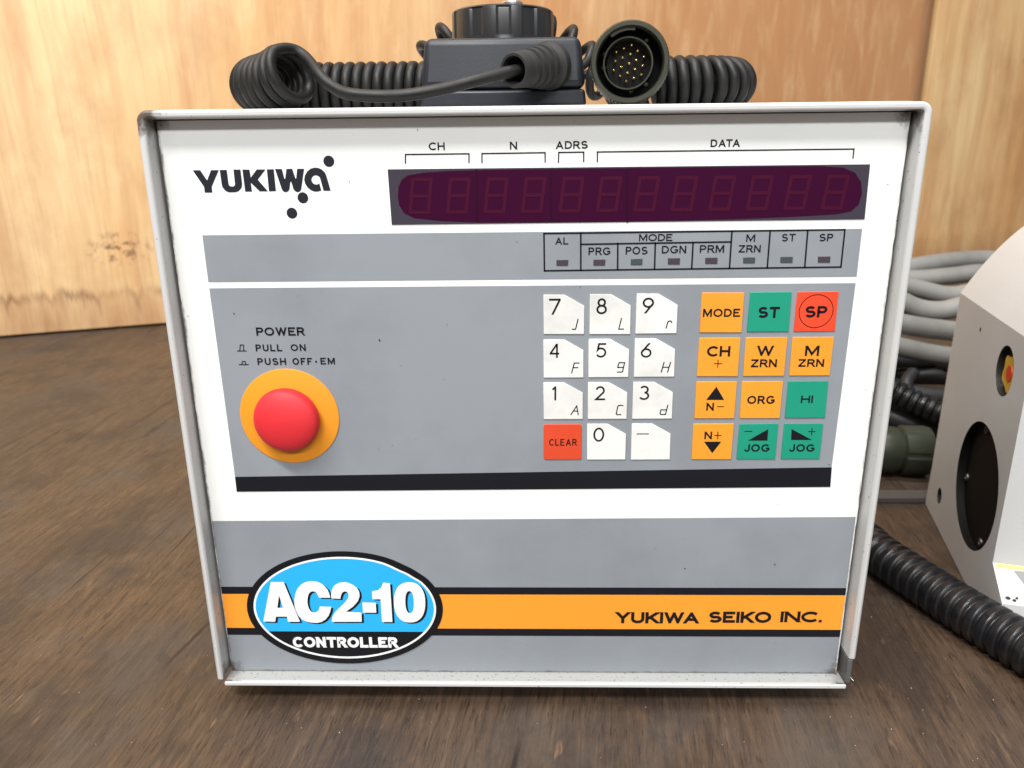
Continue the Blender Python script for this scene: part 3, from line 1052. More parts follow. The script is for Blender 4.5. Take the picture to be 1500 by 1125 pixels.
# --- indicator lamps
for kx0, kx1, kt, kb, kind in ((815.2, 832.5, 380.5, 388.8, 0), (869.3, 886.7, 380, 388.5, 0), (924, 941, 379, 387.7, 1), (978.4, 996, 378, 387, 0), (1033, 1051, 377.3, 386, 0),
                               (1088.5, 1106, 376.8, 385.2, 1), (1143, 1161, 376, 384.6, 1), (1198, 1216, 375.6, 384.3, 0)):
    lb = MB()
    lb.prism(px([(kx0, kt), (kx1, kt), (kx1 - .6, kb), (kx0 - .2, kb)]), D - .00005, D - .0004)
    o = lb.build('indicator_lamp', M['lamp_green' if kind else 'lamp_red'], ctl, bevel=.00008)
    o['label'] = 'unlit dull green indicator lamp' if kind else 'unlit dull brown indicator lamp'

# --- keys
KS, KO = 3.261, (780, 410)
KH = .00055
yk = D - KH - .00008


def key(corners_, m, label, round_=False, chamfer=False):
    P = px(corners_, KS, KO)       # TL TR BR BL
    if chamfer:
        tl_, tr_, br_, bl_ = [Vector(p) for p in P]
        a = tl_.lerp(tr_, .52)
        c_ = tr_.lerp(br_, .28)
        P = [tuple(tl_), tuple(a), tuple(c_), tuple(br_), tuple(bl_)]
    if round_:
        V = [Vector(p) for p in P]
        Q = []
        for i in range(4):
            a, b_, c_ = V[i - 1], V[i], V[(i + 1) % 4]
            d1, d2 = (a - b_).normalized() * .0011, (c_ - b_).normalized() * .0011
            for k in range(5):
                t_ = k / 4
                Q.append(tuple((b_ + d1) * (1 - t_) ** 2 + b_ * 2 * t_ * (1 - t_) + (b_ + d2) * t_ ** 2))
        P = Q
    kb_ = MB()
    kb_.prism(P, D - .00005, D - KH)
    o = kb_.build('key', m, ctl, bevel=.00016)
    o['label'] = label
    PW[o.name] = PW[ctl.name]
    return o


def ktext(mb, w, x0, x1, t0, b0, weight=.16, gap=.16):
    put_text(mb, w, KO[0] + x0 / KS, KO[0] + x1 / KS, KO[1] + t0 / KS, KO[1] + b0 / KS, yk, weight, gap)


def kline(mb, pts, w=3.2):
    mb.line(px(pts, KS, KO), w * PXW / KS, yk)


def ktri(mb, pts):
    mb.poly(px(pts, KS, KO), yk)


def legend(mb, k):
    mb.build('legend', M['ink'], k, recalc=False)


num = {
    '7': ([(52, 70), (248, 70), (246, 258), (53, 258)], (79, 134, 88, 164), [[(217, 186), (207, 228), (203, 234), (190, 234)]]),
    '8': ([(274, 68), (470, 68), (466, 258), (271, 258)], (304, 355, 86, 162), [[(424, 183), (411, 233), (434, 233)]]),
    '9': ([(498, 65), (695, 65), (687, 254), (490, 256)], (524, 579, 83, 158), [[(637, 228), (645, 200), (650, 195), (660, 195), (664, 202)]]),
    '4': ([(52, 284), (243, 283), (243, 465), (53, 466)], (82, 132, 303, 370), [[(187, 442), (199, 395), (222, 395)], [(193, 417), (216, 417)]]),
    '5': ([(268, 281), (463, 280), (457, 463), (266, 464)], (302, 352, 300, 369), [[(404, 438), (424, 438), (430, 434), (439, 393), (413, 393), (406, 416), (431, 416)]]),
    '6': ([(489, 279), (682, 278), (676, 461), (483, 462)], (516, 568, 300, 369), [[(614, 438), (627, 392)], [(644, 438), (658, 392)], [(620, 415), (651, 415)]]),
    '1': ([(52, 489), (240, 488), (240, 663), (53, 664)], (91, 113, 506, 573), [[(183, 641), (211, 599), (218, 641)], [(195, 624), (215, 624)]]),
    '2': ([(265, 487), (454, 487), (449, 662), (263, 663)], (299, 347, 505, 572), [[(431, 597), (412, 597), (407, 602), (399, 637), (403, 641), (420, 641)]]),
    '3': ([(481, 486), (672, 486), (665, 661), (475, 662)], (509, 557, 503, 571), [[(645, 596), (634, 640), (612, 640), (608, 635), (613, 618), (638, 618)]]),
    '0': ([(261, 686), (447, 686), (443, 856), (260, 857)], (290, 342, 703, 770), []),
    '-': ([(474, 685), (660, 685), (655, 856), (469, 857)], None, []),
}
for d_, (cn, bx_, strokes) in num.items():
    k = key(cn, M['white_key'], ('white key numbered ' + d_) if d_ != '-' else 'white key with a minus sign', chamfer=True)
    b = MB()
    if bx_: ktext(b, d_, *bx_, .122)
    else: kline(b, [(499, 733), (553, 733)], 4.5)
    for st in strokes: kline(b, st, 5.0)
    legend(b, k)
k = key([(53, 688), (235, 688), (234, 855), (53, 856)], M['clear'], 'dark red key reading CLEAR', round_=True)
b = MB()
ktext(b, 'CLEAR', 79, 211, 757, 789, .15, .17)
legend(b, k)

fk = [
    ('MODE', [(809, 60), (1010, 60), (997, 250), (797, 250)], 'orange'), ('ST', [(1038, 58), (1237, 57), (1222, 246), (1023, 247)], 'green'),
    ('SP', [(1264, 57), (1461, 55), (1442, 243), (1246, 245)], 'red_key'), ('CH', [(797, 276), (992, 275), (979, 459), (783, 459)], 'orange'),
    ('W ZRN', [(1018, 274), (1216, 272), (1200, 457), (1004, 458)], 'orange'), ('M ZRN', [(1241, 272), (1438, 271), (1417, 455), (1224, 456)], 'orange'),
    ('N minus', [(783, 485), (975, 484), (962, 660), (771, 660)], 'orange'), ('ORG', [(1000, 483), (1195, 482), (1179, 659), (988, 659)], 'orange'),
    ('HI', [(1220, 482), (1412, 482), (1395, 657), (1204, 658)], 'green'), ('N plus', [(768, 686), (960, 685), (947, 855), (758, 855)], 'orange'),
    ('JOG minus', [(988, 686), (1174, 685), (1157, 854), (973, 854)], 'green'), ('JOG plus', [(1201, 684), (1388, 684), (1369, 853), (1185, 853)], 'green')]
cname = {'orange': 'orange', 'green': 'green', 'red_key': 'bright red'}
for nm, cn, mk in fk:
    k = key(cn, M[mk], cname[mk] + ' key reading ' + nm)
    b = MB()
    if nm == 'MODE': ktext(b, 'MODE', 813, 990, 136, 175, .20)
    if nm == 'ST': ktext(b, 'ST', 1076, 1178, 127, 180, .225, .11)
    if nm == 'SP':
        ktext(b, 'SP', 1300, 1405, 123, 178, .225, .11)
        c = pan(KO[0] + 1352 / KS, KO[1] + 148 / KS)
        R0 = 78 * .262 / KS / 1000 * 1.02
        b.ring(arc_pts(*c, R0, R0, 56), arc_pts(*c, R0 - .00028, R0 - .00028, 56), yk)
    if nm == 'CH':
        ktext(b, 'CH', 832, 943, 314, 364, .21, .12)
        kline(b, [(868, 398), (901, 398)], 4)
        kline(b, [(884.5, 381), (883.5, 415)], 4)
    if nm == 'W ZRN':
        ktext(b, 'W', 1070, 1150, 312, 361, .21)
        ktext(b, 'ZRN', 1042, 1165, 377, 415, .205)
    if nm == 'M ZRN':
        ktext(b, 'M', 1300, 1367, 312, 361, .21)
        ktext(b, 'ZRN', 1268, 1390, 376, 413, .205)
    if nm == 'N minus':
        ktri(b, [(877, 508), (914, 571), (828, 571)])
        ktext(b, 'N', 829, 865, 585, 622, .205)
        kline(b, [(882, 603), (911, 603)], 4.2)
    if nm == 'ORG': ktext(b, 'ORG', 1024, 1155, 551, 590, .205)
    if nm == 'HI': ktext(b, 'HI', 1280, 1337, 550, 585, .205)
    if nm == 'N plus':
        ktext(b, 'N', 820, 856, 722, 758, .205)
        kline(b, [(868, 740), (899, 740)], 4.2)
        kline(b, [(884, 724), (883, 756)], 4.2)
        ktri(b, [(818, 770), (900, 770), (857, 825)])
    if nm == 'JOG minus':
        kline(b, [(1012, 721), (1046, 721)], 4)
        ktri(b, [(1027, 765), (1124, 710), (1120, 765)])
        ktext(b, 'JOG', 1010, 1130, 782, 818, .205)
    if nm == 'JOG plus':
        ktri(b, [(1235, 710), (1233, 762), (1333, 762)])
        kline(b, [(1316, 722), (1348, 722)], 4)
        kline(b, [(1333, 706), (1331, 738)], 4)
        ktext(b, 'JOG', 1225, 1345, 782, 818, .205)
    legend(b, k)

# --- emergency stop button
bc = pan(424.8, 609.7)
b = MB()
b.lathe([(.0001, 0), (.0192, 0), (.0196, .00015), (.0196, .0006)], (bc[0], D - .0007, bc[1]), (0, 1, 0), 96)
ringo = b.build('button_ring', M['ring'], ctl, sharp=30)
b = MB()
prof = [(.0095, 0), (.0095, .0018), (.0120, .0022), (.0127, .0028), (.0129, .0036), (.0128, .0044), (.0125, .0050)]
for i in range(1, 13):
    a = i / 12
    prof.append((.0125 * math.cos(a * math.pi / 2) + .00003, (.0050 + .0042 * math.sin(a * math.pi / 2))))
b.lathe(prof, (bc[0], D - .0006, bc[1]), (0, -1, 0), 96)
b.build('stop_button', M['button'], ctl, sharp=50)

# --- oval badge
def oval(k, y_, n_=160, dx_=0, dy_=0, rx=143.3, ry=82.0, notch=.014):
    out = []
    for i in range(n_):
        a = 2 * math.pi * i / n_
        x_, z_ = math.cos(a), math.sin(a)
        f = 1 - notch * math.exp(-((a - math.radians(50)) / .16) ** 2) - notch * .5 * math.exp(-((a - math.radians(38)) / .08) ** 2)
        X_ = rx * x_ * k * f
        Z_ = ry * z_ * f
        out.append(pan(505.5 + X_ - .07 * Z_, 889 - Z_))
    return out


yb0 = D - .00046
b = MB()
b.prism(oval(1, 0), D - 2 * LAY - .00001, yb0)
badge = b.build('oval_badge', M['badge_black'], ctl)
PW[badge.name] = PW[ctl.name]
b = MB()
b.ring(oval(1, 0, rx=133.3, ry=74.3, notch=.026), oval(1, 0, rx=130.3, ry=71.6, notch=.026), yb0 - .00008)
child(b, 'white_ring', M['badge_white'], badge, recalc=False)
b = MB()
zc = pan(505, 924)[1]
inn = oval(1, 0, rx=130.3, ry=71.6, notch=.026)
upper = [p for p in inn if p[1] > zc]
# start the polygon where it leaves the chord
idx = [i for i, p in enumerate(inn) if p[1] > zc]
start = next(i for i in range(len(inn)) if inn[i][1] > zc and inn[i - 1][1] <= zc)
seq = []
i = start
while inn[i % len(inn)][1] > zc:
    seq.append(inn[i % len(inn)])
    i += 1
a0, a1 = inn[start - 1], inn[start]
f = (zc - a0[1]) / (a1[1] - a0[1])
first = (a0[0] + (a1[0] - a0[0]) * f, zc)
e0, e1 = seq[-1], inn[i % len(inn)]
f = (zc - e0[1]) / (e1[1] - e0[1])
last = (e0[0] + (e1[0] - e0[0]) * f, zc)
b.poly([first] + seq + [last], yb0 - .00008)
child(b, 'blue_field', M['blue'], badge, recalc=False)


def big_glyphs(b, dx_, dy_, y_):
    def P(pts, s, o_): return px([(p[0] + dx_ * s, p[1] + dy_ * s) for p in pts], s, o_)
    A, AO = 9.371, (375, 840)
    for pl in ([(108, 645), (210, 105), (297, 105), (322, 285), (300, 460), (280, 580), (270, 650)],
               [(297, 105), (385, 105), (610, 650), (445, 650), (432, 580), (378, 460), (322, 285)], [(300, 460), (378, 460), (432, 580), (280, 580)]):
        b.poly(P(pl, A, AO), y_)
    oc_ = [(1025, 320), (1010, 260), (985, 205), (940, 155), (900, 125), (840, 100), (760, 92), (690, 105), (630, 135), (580, 190), (548, 260), (532, 350), (536, 430), (555, 500),
           (590, 570), (640, 620), (700, 648), (770, 662), (850, 665), (910, 650), (960, 618), (1000, 570), (1025, 510), (1038, 445)]
    ic_ = [(870, 320), (862, 300), (852, 280), (842, 262), (830, 246), (808, 236), (780, 232), (758, 240), (740, 255), (727, 275), (718, 305), (712, 345), (712, 385), (718, 425),
           (730, 465), (745, 490), (760, 508), (775, 517), (800, 524), (825, 520), (845, 512), (862, 498), (872, 475), (880, 440)]
    oc_, ic_ = P(oc_, A, AO), P(ic_, A, AO)
    for i_ in range(len(oc_) - 1):
        b.poly([oc_[i_], oc_[i_ + 1], ic_[i_ + 1], ic_[i_]], y_)
    two_o = [(486, 875.2), (485.6, 870), (486.4, 864), (488.6, 858.6), (492, 855), (497.7, 852.3), (505.7, 851.2), (511.5, 852.6), (518, 855.8), (523.2, 859.4), (526.6, 865.6), (527.2, 872),
             (524.8, 879.2), (517.6, 887.2), (507.2, 894.7)]
    two_i = [(499.3, 875.7), (499.4, 873.4), (499.9, 871), (500.8, 868.6), (501.8, 867), (503.2, 865.8), (505, 865), (507.6, 865.2), (509.8, 866.6), (511.2, 869), (511.3, 872), (509.8, 876),
             (506, 881), (500.9, 885.9), (491.3, 895.5)]
    to, ti = [pan(p[0] + dx_, p[1] + dy_) for p in two_o], [pan(p[0] + dx_, p[1] + dy_) for p in two_i]
    for i_ in range(len(to) - 1):
        b.poly([to[i_], to[i_ + 1], ti[i_ + 1], ti[i_]], y_)
    b.poly([pan(p[0] + dx_, p[1] + dy_) for p in ((491.3, 895.5), (507.2, 894.7), (529.9, 896), (530.4, 909.3), (486.5, 909.4), (487.6, 901.9))], y_)
    B, BO = 6.25, (500, 800)
    b.poly(P([(195, 507), (318, 510), (322, 600), (202, 600)], B, BO), y_)
    b.poly(P([(385, 325), (448, 332), (470, 685), (375, 685), (362, 478), (288, 478), (283, 405), (340, 395), (370, 368)], B, BO), y_)
    z_o, z_i = [], []
    for i_ in range(40):
        a_ = 2 * math.pi * i_ / 40
        ca, sa = math.cos(a_), math.sin(a_)
        pw_ = lambda v: math.copysign(abs(v) ** .86, v)
        z_o.append((627 + 143 * pw_(ca) + 4 * sa, 506 + 184 * pw_(sa)))
        z_i.append((627 + 39 * pw_(ca) + 3 * sa, 504 + 101 * pw_(sa)))
    b.ring(P(z_o, B, BO), P(z_i, B, BO), y_)


b = MB()
big_glyphs(b, 3.3, 2.0, yb0 - .00016)
child(b, 'letter_shadow', M['ink'], badge, recalc=False)
b = MB()
big_glyphs(b, 0, 0, yb0 - .00024)
put_text(b, 'CONTROLLER', 429.6, 582.8, 931.8, 947.0, yb0 - .00024, .25, .075)
child(b, 'badge_lettering', M['badge_white'], badge, recalc=False)

# ================================================================== THINGS ON TOP
ZT = HB + .0003
# --- handwheel pendant lying on its back
YP = .034
pc = at_y(737, 100, YP)
pend = root('handwheel_pendant', (pc.x, YP + .04, ZT), 'black plastic handwheel box with round knob lying on the controller', 'handwheel')
pl0, pr0 = at_y(613, 148, YP).x, at_y(861, 148, YP).x
pl1, pr1 = at_y(620, 53, YP).x, at_y(851, 53, YP).x
zt = at_y(737, 52.5, YP).z
zs = at_y(737, 131, YP).z
PD = .074


def frustum(z0, z1, l0, r0, l1, r1, ya0, ya1, yb):
    b = MB()
    b.add([(l0, ya0, z0), (r0, ya0, z0), (r0, yb, z0), (l0, yb, z0), (l1, ya1, z1), (r1, ya1, z1), (r1, yb - .002, z1), (l1, yb - .002, z1)],
          [(0, 3, 2, 1), (4, 5, 6, 7), (0, 1, 5, 4), (1, 2, 6, 5), (2, 3, 7, 6), (3, 0, 4, 7)])
    return b


o = frustum(zs + .0003, zt, pl0 + .0007, pr0 - .0007, pl1, pr1, YP, YP + .0022, YP + PD).build('pendant_body', M['blk'], pend, bevel=.0028, segs=4)
frustum(ZT + .0012, zs, pl0 + .0004, pr0 - .0004, pl0 + .0011, pr0 - .0011, YP + .0003, YP + .0006, YP + PD).build('bottom_cover', M['blk'], pend, bevel=.0012, segs=3)
b = MB()
for xx in (pl0 + .008, pr0 - .008):
    for yy in (YP + .008, YP + PD - .008):
        b2 = MB()
        b2.lathe([(.0001, 0), (.003, 0), (.003, .0016)], (xx, yy, ZT), (0, 0, 1), 16)
        b2.build('foot', M['rubber_foot'], pend)
# knob
YK = YP + .036
kc = at_y(737, 52, YK)
kr = (at_y(811, 40, YK).x - at_y(662, 40, YK).x) / 2
kx = (at_y(811, 40, YK).x + at_y(662, 40, YK).x) / 2
kt = at_y(737, 3.5, YK - kr).z
NG = 12


def scallop(i, k):
    if i in (2, 3, 4, 5):
        ph = (k / 128 * NG + .3) % 1
        return .972 if .14 < ph < .64 else 1.0
    return 1.0


b = MB()
b.lathe([(.0001, 0), (kr, 0), (kr, .0026), (kr, .0030), (kr * .995, kt - zt - .0016), (kr * .99, kt - zt - .0012), (kr * .985, kt - zt - .0006), (kr * .95, kt - zt), (.0001, kt - zt)],
        (kx, YK, zt - .0002), (0, 0, 1), 128, mod=scallop)
b.build('knob', M['knob'], pend, sharp=24)
b = MB()
b.lathe([(.0045, 0), (.0045, .0035), (.004, .004), (.0001, .004)], (kx + .004, YK, kt - .0004), (0, 0, 1), 24)
b.build('knob_shaft', M['steel'], pend, sharp=30)
# strain relief: ribbed rubber boot, open at its tip
ra = at_y(806, 96, YP + .001)
rb = at_y(752.5, 103, YP - .020)
ax = (rb - ra)
L = ax.length
prof = [(.0001, -.001), (.0086, -.001), (.0086, .0020), (.0074, .0028)]
for i in range(4):
    f0 = .18 + i * .15
    rr = .0077 - .0005 * i
    prof += [(rr - .0016, L * f0), (rr - .0016, L * (f0 + .05)), (rr + .0002, L * (f0 + .05)), (rr, L * (f0 + .13))]
prof += [(.0056, L * .80), (.0062, L * .82), (.0060, L * .98), (.0057, L), (.0048, L), (.0043, L * .93), (.0043, L * .55), (.0001, L * .5)]
b = MB()
b.lathe(prof, ra, ax, 40)
b.build('strain_relief', M['relief'], pend, sharp=38)

# --- the coiled cord (one continuous length)
def helix(axis_pts, radius, pitch, ph0=0.0, rfun=None, ph_end=None, hand=1):
    A = resample(catmull(axis_pts, 24), .0001)
    tgs = [(A[min(i + 1, len(A) - 1)] - A[max(i - 1, 0)]).normalized() for i in range(len(A))]
    u = Vector((0, 0, 1))
    u = (u - tgs[0] * u.dot(tgs[0])).normalized()
    out = []
    if ph_end is not None:
        tot = sum(hand * 2 * math.pi * .0001 / (pitch(i / len(A)) if callable(pitch) else pitch) for i in range(1, len(A)))
        ph0 = ph_end - tot
    ph = ph0
    for i, p in enumerate(A):
        if i:
            u = tgs[i - 1].rotation_difference(tgs[i]) @ u
            pt = pitch(i / len(A)) if callable(pitch) else pitch
            ph += hand * 2 * math.pi * .0001 / pt
        u = (u - tgs[i] * u.dot(tgs[i])).normalized()
        w = tgs[i].cross(u)
        r = rfun(i / len(A)) if rfun else radius
        out.append(p + (u * math.cos(ph) + w * math.sin(ph)) * r)
    return resample(out, .0010)


CR = .0021
coil = MB()
RH = .0080
zc0 = ZT + RH + CR
# left: from behind the pendant to the left, then curling round towards the viewer
ce = at_y(432, 107, .0215)
ax_l = [(-.020, .057, zc0), (-.05, .0575, zc0), (-.078, .0575, zc0), (-.0965, .056, zc0), (-.1065, .0485, zc0), (-.1050, .0385, zc0),
        (ce.x - .0095, ce.y + .0068, ce.z - .0022), (ce.x, ce.y, ce.z + .0008)]
hl = helix(ax_l, RH, .0043, 0, lambda f: RH + .0013 * max(0, (f - .62) / .38), ph_end=-.75, hand=-1)
# straight run: from the last turn round the front to the strain relief
seg_tail = [at_y(463, 104, .016), at_y(480, 124, .0125), at_y(514, 138, .009), at_y(580, 140.5, .0075), at_y(640, 132, .009), at_y(700, 117, .011), rb + ax * -.12, ra.lerp(rb, .6)]
tail = catmull([hl[-6], hl[-1]] + seg_tail, 12)
full = hl + tail[13:]
for _ in range(60):
    lo_i = len(hl) - 14
    full = [p if i < lo_i or i > len(hl) + 30 or i in (0, len(full) - 1) else full[i - 1] * .25 + p * .5 + full[i + 1] * .25 for i, p in enumerate(full)]
coil.tube(resample(full, .0010), CR, 14)
# right: from the connector to the right, curving back behind the pendant, then a loose arch of turns
YA = .118
arch = [at_y(x, y, YA) for x, y in ((868, 112), (852, 88), (830, 68), (800, 54), (760, 46), (715, 46), (676, 54), (648, 70), (630, 92), (622, 112))]
ax_r = [(.050, .050, zc0), (.062, .050, zc0), (.0735, .052, zc0), (.0825, .060, zc0), (.082, .076, zc0), (.072, .092, zc0), (.058, .106, zc0)] + \
       [tuple(p) for p in arch] + [(-.046, .100, zc0), (-.046, .082, zc0), (-.040, .068, zc0), (-.022, .0575, zc0)]


def pit(f):
    return .0043 if f < .27 else (.0043 + .0052 * min(1, (f - .27) / .06) if f < .78 else .0095 - .0050 * min(1, (f - .78) / .06))


hr = helix(ax_r, RH, pit, 0.0)
coil.tube(hr, CR, 12)
co = coil.build('coiled_cord', M['cord'], None, origin=(0, .07, ZT))
setp(co, 'black coiled cord curled on the controller, running to the handwheel box', 'cord')

# --- circular multi-pin connector
YC = .016
cc = at_y(923, 84, YC)
conn = root('pin_connector', (cc.x, YC + .02, ZT), 'round olive multi-pin connector with gold pins lying on the controller', 'connector')
CA = Vector((-.10, -1, -.015)).normalized()
RO = (at_y(984, 84, YC).x - at_y(863, 84, YC).x) / 2 * .985
cc.z = ZT + RO + .0002


def knurl(i, k):
    return (1.0 if (k % 4) < 2 else .968) if i in (2, 3) else 1.0


b = MB()
b.lathe([(RO * .80, -.030), (RO * .88, -.029), (RO * .985, -.020), (RO * .985, -.0030), (RO * .965, -.0010), (RO * .93, 0), (RO * .845, 0), (RO * .82, -.0010), (RO * .80, -.016)],
        cc, CA, 240, mod=knurl)
b.build('coupling_ring', M['olive'], conn, sharp=28)
cu = CA.cross(Vector((0, 0, 1))).normalized()
cv = cu.cross(CA)
b = MB()
b.lathe([(RO * .80, -.0162), (RO * .62, -.0162)], cc, CA, 48)
b.lathe([(.0001, -.0105), (RO * .575, -.0105)], cc, CA, 48)
b.build('insulator', M['insert'], conn)
b = MB()
b.lathe([(RO * .63, -.016), (RO * .63, -.0035), (RO * .615, -.0030), (RO * .585, -.0030), (RO * .575, -.0036), (RO * .575, -.016)], cc + cu * .0006 + cv * -.0001, CA, 64)
b.build('inner_shell', M['olive'], conn, sharp=30)
for a in (128, 20, -8, 230, 265):
    a = math.radians(a)
    p = cc - CA * .0052 + (cu * -math.cos(a) * -1 + cv * math.sin(a)) * RO * .655
    b = MB()
    b.lathe([(.0001, 0), (.00075, 0), (.0009, .0006), (.0009, .003)], p, -CA, 10)
    b.build('key_lug', M['olive'], conn)
# bayonet ramp inside the ring
b = MB()
P = []
for i in range(18):
    a = math.radians(52 + 46 * i / 17)
    for rr, hh in ((RO * .83, -.0015), (RO * .74, -.0015), (RO * .74, -.006), (RO * .83, -.006)):
        P.append(cc + CA * hh + (cu * math.cos(a) + cv * math.sin(a)) * rr)
fs = []
for i in range(17):
    for k in range(4):
        fs.append((i * 4 + k, i * 4 + (k + 1) % 4, i * 4 + 4 + (k + 1) % 4, i * 4 + 4 + k))
fs += [(0, 1, 2, 3), (71, 70, 69, 68)]
b.add(P, fs)
b.build('bayonet_ramp', M['olive'], conn)
pins = [(552, 380), (487, 437), (630, 410), (706, 442), (422, 494), (562, 465), (640, 499), (498, 524), (715, 529), (572, 556), (432, 580), (651, 587), (508, 612), (729, 616), (585, 643),
        (442, 666), (661, 673), (517, 696), (594, 727)]
for ax_, ay_ in pins:
    dx_, dz_ = (ax_ - 578) / 7.5, (ay_ - 556) / 7.5
    p = cc + cu * (dx_ * .000262 + .0004) + cv * (-dz_ * .000262 + .0)
    b = MB()
    b.lathe([(.00052, .0108), (.00052, .0052), (.00040, .0048), (.00002, .0046)], p, -CA, 12)
    b.build('pin', M['gold'], conn, sharp=50)
b = MB()
b.lathe([(RO * .88, -.029), (RO * .70, -.031), (RO * .66, -.045), (RO * .45, -.048), (.0001, -.048)], cc, CA, 40)
b.build('back_shell', M['olive'], conn, sharp=30)

# ================================================================== RIGHT SIDE
# --- machine unit (rotary table): front-left face stands on the table, turned 15 degrees
fa, fb_ = at_z(1357, 742, T), at_z(1407, 842, T)
ft = (fb_ - fa).normalized()                       # along the face towards the viewer
fn = Vector((-ft.y, ft.x, 0))                      # into the body
if fn.x < 0: fn = -fn
FO = Vector((fa.x, fa.y, T))
unit = root('rotary_unit', (FO.x + .08, FO.y - .02, T), 'white painted cast machine unit with a large round black bore, at the right edge', 'machine')


def fpt(s_, h_, d_=0.0):
    return FO + ft * s_ + fn * d_ + Vector((0, 0, h_ - T))


def face_px(x, y):
    p = at_pl(x, y, FO, fn)
    return ((p - FO).dot(ft), p.z)


A = face_px(1405, 425)
B = face_px(1514, 517)
ztop = .1345
sF = face_px(1454, 824)[0]
zF = face_px(1454, 824)[1]
sG, zG = face_px(1468, 884)
holes = [(face_px(1429, 711), .0362, .0345, .0045), (face_px(1471.5, 543.5), .0128, .0128, .0036), (face_px(1376, 726), .0050, .0050, .006), (face_px(1436, 483), .0012, .0014, .003)]
outer = [(-.004, T + .0005), (-.002, .02), (-.001, ztop), (sF, ztop), (sF, zF), (sG, zG), (sG + .002, T + .0005)]
bm = bmesh.new()
edges = []


def loop(pts):
    vs_ = [bm.verts.new(fpt(*p)) for p in pts]
    for i_ in range(len(vs_)):
        edges.append(bm.edges.new((vs_[i_], vs_[(i_ + 1) % len(vs_)])))
    return vs_


loop(outer)
hl_pts = []
for (hc, rx, rz, dp) in holes:
    pts = [(hc[0] + rx * math.cos(2 * math.pi * i / 40), hc[1] + rz * math.sin(2 * math.pi * i / 40)) for i in range(40)]
    hl_pts.append(pts)
    loop(pts)
bmesh.ops.triangle_fill(bm, use_beauty=True, use_dissolve=False, edges=edges)
bm.verts.ensure_lookup_table()
bm.verts.index_update()
body = MB()
body.add([v.co.copy() for v in bm.verts], [tuple(v.index for v in f.verts) for f in bm.faces])
bm.free()
DB = .20
# rounded top rising away from the face
prof = [(p.x, p.y) for p in catmull([(0, 0, 0), (.0044, .0085, 0), (.0105, .0190, 0), (.0190, .0312, 0), (.0280, .0412, 0), (.040, .0515, 0), (.058, .0610, 0), (.085, .0680, 0),
                                     (.12, .0705, 0), (DB, .0705, 0)], 5)]
s0, s1_ = -.001, sF
P = []
for d_, h_ in prof:
    P += [fpt(s0, ztop + h_, d_), fpt(s1_, ztop + h_, d_)]
body.add(P, [(2 * i, 2 * i + 1, 2 * i + 3, 2 * i + 2) for i in range(len(prof) - 1)], True)
# front (towards the viewer) and back walls
for s_, lowz, bot in ((s1_, zF, True), (s0, T + .0005, False)):
    P = [fpt(s_, ztop + h_, d_) for d_, h_ in prof] + [fpt(s_, lowz, DB), fpt(s_, lowz, 0)]
    body.add(P, [tuple(range(len(P)))])
# foot flange
P = [fpt(sF, zF, 0), fpt(sF, zF, DB), fpt(sG, zG, DB), fpt(sG, zG, 0), fpt(sG + .002, T + .0005, 0), fpt(sG + .002, T + .0005, DB)]
body.add(P, [(0, 1, 2, 3), (3, 2, 5, 4)])
ub = body.build('unit_body', M['cast'], unit, recalc=True)
me = ub.data
bm = bmesh.new()
bm.from_mesh(me)
bmesh.ops.remove_doubles(bm, verts=bm.verts, dist=.0002)
bmesh.ops.recalc_face_normals(bm, faces=bm.faces)
bm.to_mesh(me)
bm.free()
me.set_sharp_from_angle(angle=math.radians(13))
for pts, (hc, rx, rz, dp) in zip(hl_pts, holes):
    b = MB()
    P = [fpt(*p) for p in pts] + [fpt(p[0], p[1], dp) for p in pts]
    n_ = len(pts)
    b.add(P, [(i, (i + 1) % n_, n_ + (i + 1) % n_, n_ + i) for i in range(n_)], True)
    b.add([fpt(p[0], p[1], dp) for p in pts], [tuple(range(n_))])
    nm = 'bore' if rx > .02 else ('sight_recess' if rx > .01 else 'screw_hole')
    bo = b.build(nm, M['bore'] if rx > .02 else M['gap'] if rx < .01 else M['rim'], unit, sharp=40)
    PW[bo.name] = PW[unit.name]
    if nm == 'bore':
        for a in (112, 20, 195, 288):
            a = math.radians(a)
            p = fpt(hc[0] + rx * .87 * math.cos(a), hc[1] + rz * .87 * math.sin(a), dp - .0002)
            b = MB()
            b.lathe([(.0001, .0002), (.0012, .0002), (.0013, -.0008), (.0022, -.0008), (.0024, -.0004), (.0024, .0004)], p, fn, 20)
            b.build('bolt_head', M['bore_metal'], bo, sharp=35)
    if nm == 'sight_recess':
        b = MB()
        pts_ = []
        for i in range(60):
            a = 2 * math.pi * i / 60
            k = .70 + .075 * math.cos(5 * a + .6)
            pts_.append(fpt(hc[0] + .0022 + rx * k * math.cos(a), hc[1] - .0004 + rz * k * math.sin(a), dp - .0022))
        b.add(pts_, [tuple(range(60))])
        yd = b.build('sight_plate', M['yellow_disc'], bo)
        b = MB()
        b.lathe([(.0001, 0), (.0040, 0), (.0042, .0004)], fpt(hc[0] + .0030, hc[1] - .0004, dp - .0026), fn, 24, smooth=False)
        b.build('sight_dot', M['red_dot'], bo)
# torn sticker on the foot
def foot_pt(d_, f_):
    return fpt(sF + (sG - sF) * f_, zF + (zG - zF) * f_ + .00025, d_)


